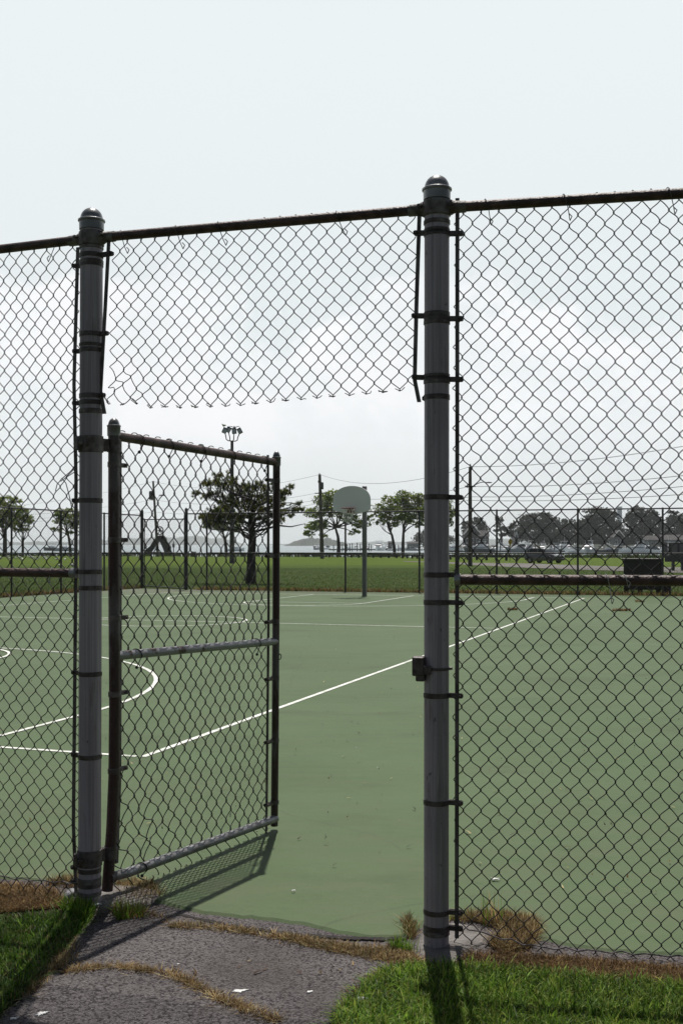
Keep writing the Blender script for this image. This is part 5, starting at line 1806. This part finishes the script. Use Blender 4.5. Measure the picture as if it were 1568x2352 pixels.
body = loft([(-2.22, ring_(.80, .45, .98)), (-2.12, ring_(.90, .36, 1.06)), (-1.3, ring_(.94, .30, 1.08)), (0, ring_(.95, .28, 1.06)), (1.0, ring_(.94, .30, 1.05)), (1.8, ring_(.91, .32, .98)), (2.18, ring_(.84, .36, .86)), (2.28, ring_(.72, .42, .74))], 'body', M['paint_car'], car)
loft([(-2.05, ring_(.74, 1.04, 1.20, .05)), (-1.75, ring_(.72, 1.04, 1.58, .10)), (-1.0, ring_(.70, 1.04, 1.67, .12)), (.1, ring_(.70, 1.04, 1.66, .12)), (.55, ring_(.71, 1.04, 1.50, .10)), (1.05, ring_(.76, 1.02, 1.09, .03))], 'cabin', M['glass_car'], car)
roof = loft([(-1.95, ring_(.64, 1.42, 1.50, .03)), (-1.7, ring_(.67, 1.57, 1.66, .04)), (-1.0, ring_(.66, 1.64, 1.71, .04)), (.1, ring_(.65, 1.62, 1.69, .04)), (.42, ring_(.64, 1.54, 1.60, .03))], 'roof', M['paint_car'], car)
pil = MB()
for y in (-1, 1):
    for a, b_ in (((.98, .76, 1.06), (.36, .66, 1.60)), ((-.35, .735, 1.06), (-.40, .68, 1.62)), ((-1.55, .75, 1.06), (-1.62, .69, 1.58)), ((-2.0, .74, 1.08), (-1.8, .68, 1.58))):
        pil.tube([carpt(a[0], a[1] * y, a[2]), carpt(b_[0], b_[1] * y, b_[2])], .045, 6)
pil.build('pillar', M['paint_car'], car)
for x in (-1.35, 1.38):
    for y in (-1, 1):
        ax = carpt(0, 1, 0) - carpt(0, 0, 0)
        c_ = carpt(x, y * .82, .36)
        w_ = MB().tube([c_ - ax * .12, c_ - ax * .11, c_ + ax * .11, c_ + ax * .12], [.33, .36, .36, .33], 20).build('wheel', M['tyre'], car)
        MB().tube([c_ + ax * y * .10, c_ + ax * y * .13], [.22, .20], 14).build('rim', M['alloy'], w_)
        MB().tube([c_ + ax * y * .118 + np.array([0, 0, .0]) + (carpt(math.cos(a), 0, math.sin(a)) - carpt(0, 0, 0)) * .40 for a in np.linspace(0, math.pi, 12)], .045, 5).build('wheel_arch', M['plastic'], car)
for y in (-1, 1):
    MB().bevel_box(carpt(2.13, y * .66, .83), (.22, .34, .13), .03, -R(48)).build('headlight', M['lamp_lens'], car)
    MB().bevel_box(carpt(.72, y * 1.02, 1.10), (.2, .22, .14), .04, -R(48)).build('wing_mirror', M['paint_car'], car)
MB().bevel_box(carpt(2.25, 0, .68), (.1, 1.0, .22), .03, -R(48)).build('grille', M['plastic'], car)
MB().bevel_box(carpt(2.22, 0, .42), (.16, 1.5, .2), .04, -R(48)).build('bumper', M['plastic'], car)

# ------------------------------------------------------------------ birds
def gull_parts(t, o=(0, 0, 0), fly=False):
    o = np.array(o)
    MB().sphere(o + [0, 0, .20], .1, 10, 8, (1.9, .85, .9)).build('body', M['gull'], t)


gull0 = None
spots = [(160, 1340), (190, 1380), (298, 1378), (380, 1370), (430, 1405), (585, 1368), (620, 1360), (672, 1383), (705, 1408), (748, 1372), (858, 1372), (880, 1405), (903, 1382), (932, 1342), (1088, 1400), (1163, 1365), (1250, 1408), (1150, 1540), (30, 1375), (1400, 1545)]
words_ = ['just left of the pair of gulls at left, farthest back', 'standing largest by the left fence post', 'small, beside the left fence post', 'leaning, fourth from the left', 'low and dim, fifth from the left', 'left one of the close pair mid lawn', 'right one of the close pair mid lawn', 'dim, just right of the close pair', 'low, nearest below the close pair', 'dim, alone in the middle gap',
          'left of the cluster of three mid right', 'nearest of the cluster of three mid right', 'right of the cluster of three mid right', 'farthest back, nearest to the guardrail', 'bright, left of the second far fence post', 'bright and upright beside the second far fence post', 'low, just right of the second far fence post', 'closest to the camera, by the second far fence post', 'first from the left frame edge', 'close in front, against the left tension bar']
for i, ((zx_, zy_), wd) in enumerate(zip(spots, words_)):
    q = G(zx_ * .12, 1116.6 + zy_ * .12 + 2.5)
    lb = 'white gull on the lawn, ' + wd
    if gull0 is None:
        gull0 = thing('gull', lb, 'gull', q, 'gulls resting on the lawn')
        oo = q
        b = MB().sphere(oo + [0, 0, .22], .13, 12, 8, (1.75, .9, .95))
        b.sphere(oo + [.2, 0, .36], .075, 10, 8)
        b.tube([oo + [.1, 0, .25], oo + [.19, 0, .35]], [.09, .06], 8)
        b.tube([oo + [.26, 0, .355], oo + [.33, 0, .34]], [.02, .006], 6)
        b.tube([oo + [-.18, 0, .23], oo + [-.36, 0, .21]], [.07, .02], 8)
        for y in (-.04, .04):
            b.tube([oo + [.0, y, .14], oo + [.01, y, -.01]], .012, 5)
        b.build('body', M['gull'], gull0)
        w_ = MB()
        for y in (-1, 1):
            w_.sphere(oo + [-.04, y * .105, .245], .1, 10, 6, (2.2, .35, .75))
        w_.build('wings', M['gull_w'], gull0)
    else:
        dup(gull0, q, random.uniform(0, 6.28), random.uniform(.85, 1.15), lb)
# one gull perched on a lamp, one landing over it
q = np.array([lp[0] - 15.5 * kL - .1, lp[1] - .5, zt + 22 * kL + .42])
dup(gull0, q, 2.6, 1.0, 'white gull perched on the left floodlight of the tall pole', 'gulls at the floodlight pole')
q = np.array([lp[0] + 6 * kL, lp[1] - .3, zt + 26 * kL + .12])
fl = thing('gull', 'gull with spread wings landing above the floodlight pole', 'gull', q, 'gulls at the floodlight pole')
b = MB().sphere(q + [0, 0, .1], .13, 10, 8, (.9, 1.3, 1.1))
b.sphere(q + [0, -.2, .2], .07, 8, 6)
b.tube([q + [0, .1, .05], q + [0, .3, -.12]], [.08, .03], 6)
b.build('body', M['gull_w'], fl)
for s_ in (-1, 1):
    MB().prism([(.05, .02), (.3, .14), (.62, .16), (.60, .11), (.3, .04), (.05, -.08)], q + [0, 0, .12], (s_, 0, 0), (0, .35, .94), (0, .03, 0)).build('wing', M['gull_w'], fl)

# ------------------------------------------------------------------ marina: boats, docks, pilings
def hull_(mb, L, B, hb, hs, n=9):
    """boat hull along +x (bow), flared sides"""
    secs = []
    for k in range(n):
        u = k / (n - 1)
        x = -L / 2 + L * u
        w = B / 2 * (1 if u < .45 else max(.02, math.cos((u - .45) / .55 * math.pi / 2) ** .75))
        zt_ = hs + (hb - hs) * u ** 1.5
        wb = w * (.72 if u < .6 else .72 - (u - .6) * 1.1)
        secs.append([(x, -w, zt_), (x - (0 if u < .9 else L * .04), -max(wb, .01), -.3), (x - (0 if u < .9 else L * .04), max(wb, .01), -.3), (x, w, zt_)])
    v = np.array(secs).reshape(-1, 3)
    f = [[k * 4 + i, k * 4 + (i + 1) % 4, (k + 1) * 4 + (i + 1) % 4, (k + 1) * 4 + i] for k in range(n - 1) for i in range(4)]
    f += [[3, 2, 1, 0], [n * 4 - 4, n * 4 - 3, n * 4 - 2, n * 4 - 1]]
    return mb.add(v, f)


def cab(mb, x0, x1, w, z0, z1, rk0=.15, rk1=.6):
    h = z1 - z0
    v = [(x0, -w, z0), (x1, -w, z0), (x1, w, z0), (x0, w, z0), (x0 + rk0 * h, -w * .85, z1), (x1 - rk1 * h, -w * .85, z1), (x1 - rk1 * h, w * .85, z1), (x0 + rk0 * h, w * .85, z1)]
    v = [(x, y * (.64 / .85) if k_i > 3 else y, z) for k_i, (x, y, z) in enumerate(v)]
    return mb.add(np.array(v), np.array([[0, 3, 2, 1], [4, 5, 6, 7], [0, 1, 5, 4], [1, 2, 6, 5], [2, 3, 7, 6], [3, 0, 4, 7]]))


def boat(kind, hullm, label, loc):
    t = thing('moored_boat', label, 'boat', (0, 0, 0), 'boats moored in the marina')
    if kind == 'cruiser':
        hull_(MB(), 10.5, 3.4, 1.75, 1.2).build('hull', M[hullm], t)
        cab(MB(), -2.6, 4.0, 1.45, 1.25, 2.35, .1, 1.8).build('cabin', M['boat_w'], t, smooth=False)
        cab(MB(), -2.2, 3.25, 1.36, 1.72, 2.12, .1, 1.75).build('window_band', M['boat_win'], t, smooth=False)
        cab(MB(), -2.9, 1.2, 1.25, 2.36, 2.85, -.2, .8).build('flybridge', M['boat_w'], t, smooth=False)
        b = MB()
        for x in (-1.8, .1):
            for y in (-1.0, 1.0):
                b.tube([(x, y, 2.8), (x - .2, y * .9, 3.75)], .05, 5)
        b.box((-.9, 0, 3.78), (3.0, 2.3, .1))
        b.tube([(-1.8, .4, 3.8), (-2.2, .5, 6.2)], .035, 5)
        b.build('hardtop', M['boat_w'], t, smooth=False)
    elif kind == 'express':
        hull_(MB(), 9.0, 3.0, 1.5, 1.0).build('hull', M[hullm], t)
        cab(MB(), -.6, 3.6, 1.2, 1.05, 1.75, 0, 1.6).build('cabin', M['boat_w'], t, smooth=False)
        cab(MB(), -1.0, 1.7, 1.25, 1.7, 2.35, .3, 1.5).build('windscreen', M['boat_win'], t, smooth=False)
        b = MB()
        b.tube([(-1.4, -1.35, 1.1), (-1.9, -1.25, 2.5), (-1.9, 1.25, 2.5), (-1.4, 1.35, 1.1)], .1, 6)
        b.box((-.9, 0, 2.56), (2.2, 2.4, .09))
        b.build('radar_arch', M['boat_w'], t, smooth=False)
    elif kind == 'small':
        hull_(MB(), 6.2, 2.3, 1.15, .8).build('hull', M[hullm], t)
        cab(MB(), -.5, 1.3, .8, .85, 1.45, .1, .6).build('console', M['boat_w'], t, smooth=False)
        b = MB()
        for x in (-.6, .7):
            for y in (-.7, .7):
                b.tube([(x, y, .9), (x, y * .9, 2.25)], .04, 5)
        b.box((.0, 0, 2.28), (2.0, 1.9, .08))
        b.build('bimini_top', M['boat_w'], t, smooth=False)
        MB().box((-3.1, 0, .7), (.4, .45, .9)).build('outboard_motor', M['plastic'], t, smooth=False)
    else:
        hull_(MB(), 8.0, 2.8, 1.5, 1.05).build('hull', M[hullm], t)
        cab(MB(), -3.6, 2.2, 1.3, 1.1, 2.5, .25, 1.0).build('canvas_cover', M['canvas'], t, smooth=False)
        cab(MB(), 1.2, 3.0, 1.0, 1.2, 1.75, .3, 1.2).build('cabin', M['boat_w'], t, smooth=False)
    t.location = loc
    return t


protos = {}
WZ = -1.2


def put(kind, hullm, x, y, rz, sc, label):
    D = (H - WZ) * F / (y - YH)
    loc = ((x - CX) / F * D, D, WZ)
    key = (kind, hullm)
    if key not in protos:
        o = boat(kind, hullm, label, loc)
        o.rotation_euler = (0, 0, rz)
        o.scale = (sc, sc, sc)
        protos[key] = o
        return o
    return dup(protos[key], loc, rz, sc, label)


BOW = -math.pi / 2
put('cruiser', 'boat_g', 726, 1262.6, BOW - .25, .95, 'white cabin cruiser facing us alone left of the can transformer pole')
put('express', 'boat_w', 753, 1262.2, BOW + 2.9, .95, 'white low cruiser between the transformer pole and the tree trunk')
put('small', 'boat_w', 797, 1262, .4, .9, 'tiny white boat at the left end of the pilings')
put('express', 'boat_w', 818, 1262.4, BOW + .3, .8, 'small white boat left of the hoop pole')
put('express', 'boat_d', 839, 1263, BOW + .6, .85, 'dark hulled boat half hidden by the hoop pole')
put('cruiser', 'boat_w', 871, 1264.4, BOW - .2, 1.25, 'largest white yacht just right of the hoop pole')
put('cruiser', 'boat_w', 890, 1263.4, BOW + .15, 1.0, 'white yacht tucked behind the largest white yacht')
put('small', 'boat_w', 903, 1265, .2, 1.0, 'small white boat by the crooked leaning trunk')
put('small', 'boat_w', 920, 1264.6, 2.8, 1.0, 'small white boat beside the straight tree trunk')
put('express', 'boat_g', 948, 1265, -.2, .75, 'small grey hulled boat under the floating boathouse')
put('covered', 'boat_w', 968, 1264.6, BOW, .8, 'canvas covered white boat left of the right grey post')
put('express', 'boat_w', 1012, 1265, .3, .9, 'white boat hidden behind the right grey post')
put('cruiser', 'boat_w', 1040, 1266, 2.9, .85, 'white boat in the gap beside the right grey post')
put('cruiser', 'boat_d', 1100, 1269.2, math.pi - .08, 1.05, 'long dark hulled yacht lying broadside behind the lamp pole')
put('express', 'boat_w', 1132, 1265.5, BOW, 1.0, 'white boat under the gabled house')
put('cruiser', 'boat_w', 1156, 1268, BOW + .2, .95, 'white cruiser just left of the yellow sign')
put('express', 'boat_g', 1196, 1268.8, math.pi + .15, 1.3, 'grey hulled motor yacht just right of the yellow sign')
put('covered', 'boat_w', 1222, 1266.5, BOW + .3, 1.0, 'boat with a dark canvas cover above the car windscreen')
put('cruiser', 'boat_w', 1246, 1267, BOW - .3, .9, 'white cruiser above the bonnet of the parked car')
put('small', 'boat_g', 1264, 1269, 2.9, 1.1, 'small grey boat right above the front of the parked car')
put('cruiser', 'boat_w', 1300, 1267.8, BOW + .35, 1.1, 'tall white flybridge cruiser right of the parked car')
put('express', 'boat_w', 1324, 1269.6, .25, .9, 'low white boat by the fourth far fence post')
put('cruiser', 'boat_g', 1351, 1270.4, BOW - .35, 1.1, 'big white topped cruiser with grey hull right of the fourth far fence post')
put('small', 'boat_d', 1394, 1270, .1, 1.3, 'dark open boat with a sharp bow left of the storage box')
put('express', 'boat_w', 1424, 1269, 2.8, .9, 'white boat seen above the left edge of the storage box')
put('cruiser', 'boat_w', 1463, 1269.8, math.pi - .3, 1.0, 'white cruiser lying sideways above the storage box')
put('covered', 'boat_w', 1500, 1269.6, .5, .9, 'dark covered white boat left of the last far fence post')
put('cruiser', 'boat_w', 1546, 1268, .2, 1.0, 'white cruiser behind the notice board at the right edge')
put('cruiser', 'boat_w', 352, 1262, BOW + .5, .9, 'lone white boat seen under the arch of the black monument')
put('small', 'boat_g', 148, 1266, .2, 1.4, 'pale boat on the water right of the thin dark pole at far left')
put('small', 'boat_d', 122, 1265, 3.0, 1.5, 'dark boat on the water left of the thin dark pole at far left')
put('small', 'boat_w', 541, 1266, .3, 1.3, 'white boat on the water beside the floodlight pole')
bl = ['behind the long dark yacht', 'above the stern of the dark yacht', 'beneath the thin open tree', 'behind the yellow sign', 'under the left of the big dark tree', 'under the middle of the big dark tree', 'under the right of the big dark tree', 'below the second grove tree', 'left of the fourth far fence post', 'right of the fourth far fence post', 'below the tall tree left of the tower', 'directly below the pale tower', 'below the tall tree right of the tower', 'left of the last far fence post', 'right of the last far fence post']
for i, wd in enumerate(bl):
    put(('cruiser', 'express', 'cruiser', 'small')[i % 4], 'boat_w', 1074 + i * 34 + (i * 37 % 11) - 5, 1263.2 + (i * 29 % 10) * .12, BOW + (i * 1.7 % 2 - 1), .95, 'white boat in the back row, ' + wd)

dk1 = thing('dock', 'long low floating dock below the yachts right of the hoop pole', 'dock', (40, 470, WZ), 'marina docks')
for a, b_, D, t in ((755, 990, 560, dk1),):
    MB().box(((a + b_) / 2 / F * D - CX / F * D, D, WZ + .35), ((b_ - a) / F * D, 2.4, .5), -.05).build('deck', M['dock'], t, smooth=False)
    MB().box(((a + b_) / 2 / F * D - CX / F * D, D - 1.3, WZ + .12), ((b_ - a) / F * D, .2, .5), -.05).build('fender', M['piling'], t, smooth=False)
dk2 = thing('dock', 'dark floating dock along the boats at right of the right grey post', 'dock', (60, 420, WZ), 'marina docks')
D = 415
MB().box((((1020 + 1620) / 2 - CX) / F * D, D, WZ + .35), (600 / F * D, 2.4, .5), .02).build('deck', M['dock'], dk2, smooth=False)
MB().box((((1020 + 1620) / 2 - CX) / F * D, D - 1.35, WZ + .1), (600 / F * D, .2, .5), .02).build('fender', M['piling'], dk2, smooth=False)

pil0 = None
pxs = [(735, 16, 'left of the can transformer pole'), (766, 14, 'just left of the tree trunk behind the hoop'), (786, 16, 'right of the tree trunk behind the hoop'), (796, 17, 'second right of that trunk'), (803, 17, 'third right of that trunk'), (808.5, 18, 'fourth right of that trunk'), (820, 19, 'tallest, alone before the hoop pole'), (827, 17, 'nearest left of the hoop pole'), (847, 17, 'nearest right of the hoop pole'), (852, 15, 'second right of the hoop pole'),
       (914, 14, 'between the crooked and the straight trunk'), (1084, 17, 'beside the lamp pole'), (1072, 19, 'left of the lamp pole'), (1100, 16, 'behind the dark yacht'), (1146, 17, 'right of the third far fence post'), (1166, 15, 'left of the yellow sign'), (1226, 17, 'above the car roof'), (1236, 16, 'above the car bonnet'), (1262, 19, 'right above the car front'), (1270, 18, 'second right above the car front'), (1286, 15, 'left of the flybridge cruiser'),
       (1383, 18, 'beside the dark open boat'), (1418, 17, 'at the left edge of the storage box'), (1434, 16, 'above the storage box left'), (1457, 15, 'above the storage box middle'), (1489, 17, 'above the storage box right'), (1511, 20, 'left of the last far fence post'), (1526, 21, 'right of the last far fence post')]
for i, (x, h_, wd) in enumerate(pxs):
    D = 470 if x < 1000 else 405
    q = np.array([(x - CX) / F * D, D - 2.2, WZ])
    sc = h_ / F * D / 3.3
    lb = 'dark dock piling ' + wd
    if pil0 is None:
        pil0 = MB()
        pil0.lathe([(.20, -1.0), (.19, 3.2), (.15, 3.3), (.16, 3.31), (.01, 3.6)], 8)
        pil0 = pil0.build('dock_piling', M['piling'])
        tag(pil0, lb, 'piling', 'dock pilings')
        pil0.location = q
        pil0.scale = (1, 1, sc)
    else:
        dup(pil0, q, 0, (1, 1, sc), lb)

# ------------------------------------------------------------------ houses, boathouse, tower across the marina
def house(label, px0, px1, ytop, ywall, D, wall, gable='x', name='house', chim=False, wins=3, dormer=False):
    k = D / F
    x0, x1 = (px0 - CX) * k, (px1 - CX) * k
    zb, zw, zt_ = -.6, H - (ywall - YH) * k, H - (ytop - YH) * k
    cx_, w = (x0 + x1) / 2, x1 - x0
    d = max(8.0, w * .6)
    t = thing(name, label, 'house', (cx_, D, zb), 'houses across the marina')
    MB().box((cx_, D + d / 2, (zb + zw) / 2), (w, d, zw - zb)).build('wall', M[wall], t, smooth=False)
    o = w * .06
    if gable == 'x':          # ridge along x
        MB().prism([(-d / 2 - .5, 0), (d / 2 + .5, 0), (0, zt_ - zw)], (cx_, D + d / 2, zw + .02), (0, 1, 0), (0, 0, 1), (w + 2 * o, 0, 0)).build('roof', M['shingle'], t, smooth=False)
    else:                      # gable end faces us
        MB().prism([(-w / 2 - o, 0), (w / 2 + o, 0), (0, zt_ - zw)], (cx_, D + d / 2, zw + .02), (1, 0, 0), (0, 0, 1), (0, d + 1, 0)).build('roof', M['shingle'], t, smooth=False)
        r = MB()
        for s_ in (-1, 1):
            r.tube([(cx_ + s_ * (w / 2 + o), D - .6, zw), (cx_, D - .6, zt_ + .1)], .28, 4)
        r.build('gable_trim', M['trim'], t, smooth=False)
        MB().box((cx_, D - .56, zw + (zt_ - zw) * .35), (w * .14, .1, (zt_ - zw) * .25)).build('gable_window', M['winpane'], t, smooth=False)
    if dormer:
        dw = w * .2
        dm = MB().box((cx_ + w * .18, D + d * .12, zw + (zt_ - zw) * .42), (dw, d * .3, (zt_ - zw) * .45)).build('dormer', M['trim'], t, smooth=False)
        MB().box((cx_ + w * .18, D + d * .12 - d * .15 - .06, zw + (zt_ - zw) * .42), (dw * .5, .1, (zt_ - zw) * .28)).build('dormer_window', M['winpane'], dm, smooth=False)
    for i in range(wins):
        xw = cx_ + w * ((i + .5) / wins - .5)
        f_ = MB().box((xw, D - .05, zb + (zw - zb) * .58), (w / wins * .42, .14, (zw - zb) * .36)).build('window', M['trim'], t, smooth=False)
        MB().box((xw, D - .14, zb + (zw - zb) * .58), (w / wins * .32, .08, (zw - zb) * .28)).build('pane', M['winpane'], f_, smooth=False)
    if chim:
        MB().box((cx_ - w * .28, D + d * .5, zt_ - .2), (1.1, 1.1, 2.6)).build('chimney', M['siding_g'], t, smooth=False)
    return t


house('big dark gabled house with a white dormer behind the lamp arm pole', 1066, 1102, 1204, 1228, 600, 'siding_g', 'y', dormer=False)
house('long dark roofed house wing right of the big gabled house', 1098, 1122, 1218, 1232, 598, 'siding_g', 'x', dormer=True, chim=False)
house('hazy pale house peeking between trees above the car', 1266, 1312, 1220, 1236, 660, 'siding_g', 'x')
house('narrow white gabled house front among trees above the parked car', 1180, 1190, 1222, 1242, 618, 'siding', 'y', wins=1)
house('grey house low behind the big grey hulled cruiser', 1332, 1388, 1217, 1236, 658, 'siding_g', 'x', chim=True)
house('white walled house with a steep roof under the pale tower', 1408, 1432, 1218, 1234, 612, 'siding', 'y', wins=2)
house('pale low house behind the last far fence post', 1480, 1512, 1230, 1240, 605, 'siding', 'x')
house('pale long roofed house at the right frame edge', 1524, 1600, 1228, 1240, 600, 'siding', 'x', wins=5)
house('grey floating boathouse with a flat roof left of the right grey post', 936, 964, 1244, 1248, 560, 'siding', 'x', name='boathouse', wins=2)
house('dark boxy boathouse behind the crooked leaning trunk', 892, 905, 1243, 1246, 560, 'siding_g', 'x', name='boathouse', wins=1)
D = 1150
q = np.array([(1421.5 - CX) / F * D, D, -1.0])
tw = thing('tower', 'pale square tower rising above the dark trees at right', 'tower', q)
kt = D / F
MB().box(q + [0, 0, 21], (9.2 * kt, 9.2 * kt, 42)).build('shaft', M['tower'], tw, smooth=False)
MB().box(q + [0, 0, 41.2], (10.2 * kt, 10.2 * kt, 1.6)).build('cap', M['tower'], tw, smooth=False)

# ------------------------------------------------------------------ summer haze
hz_m = bpy.data.materials.new('summer_haze')
hz_m.use_nodes = True
nt = hz_m.node_tree
nt.nodes.clear()
pv = nt.nodes.new('ShaderNodeVolumePrincipled')
pv.inputs['Color'].default_value = (0.93, 0.96, 0.98, 1)
pv.inputs['Density'].default_value = 0.00011
pv.inputs['Anisotropy'].default_value = 0.2
om = nt.nodes.new('ShaderNodeOutputMaterial')
nt.links.new(pv.outputs[0], om.inputs['Volume'])
hzb = MB().box((0, 4480, 26), (11000, 9060, 64)).build('haze', hz_m, smooth=False, kind='stuff')
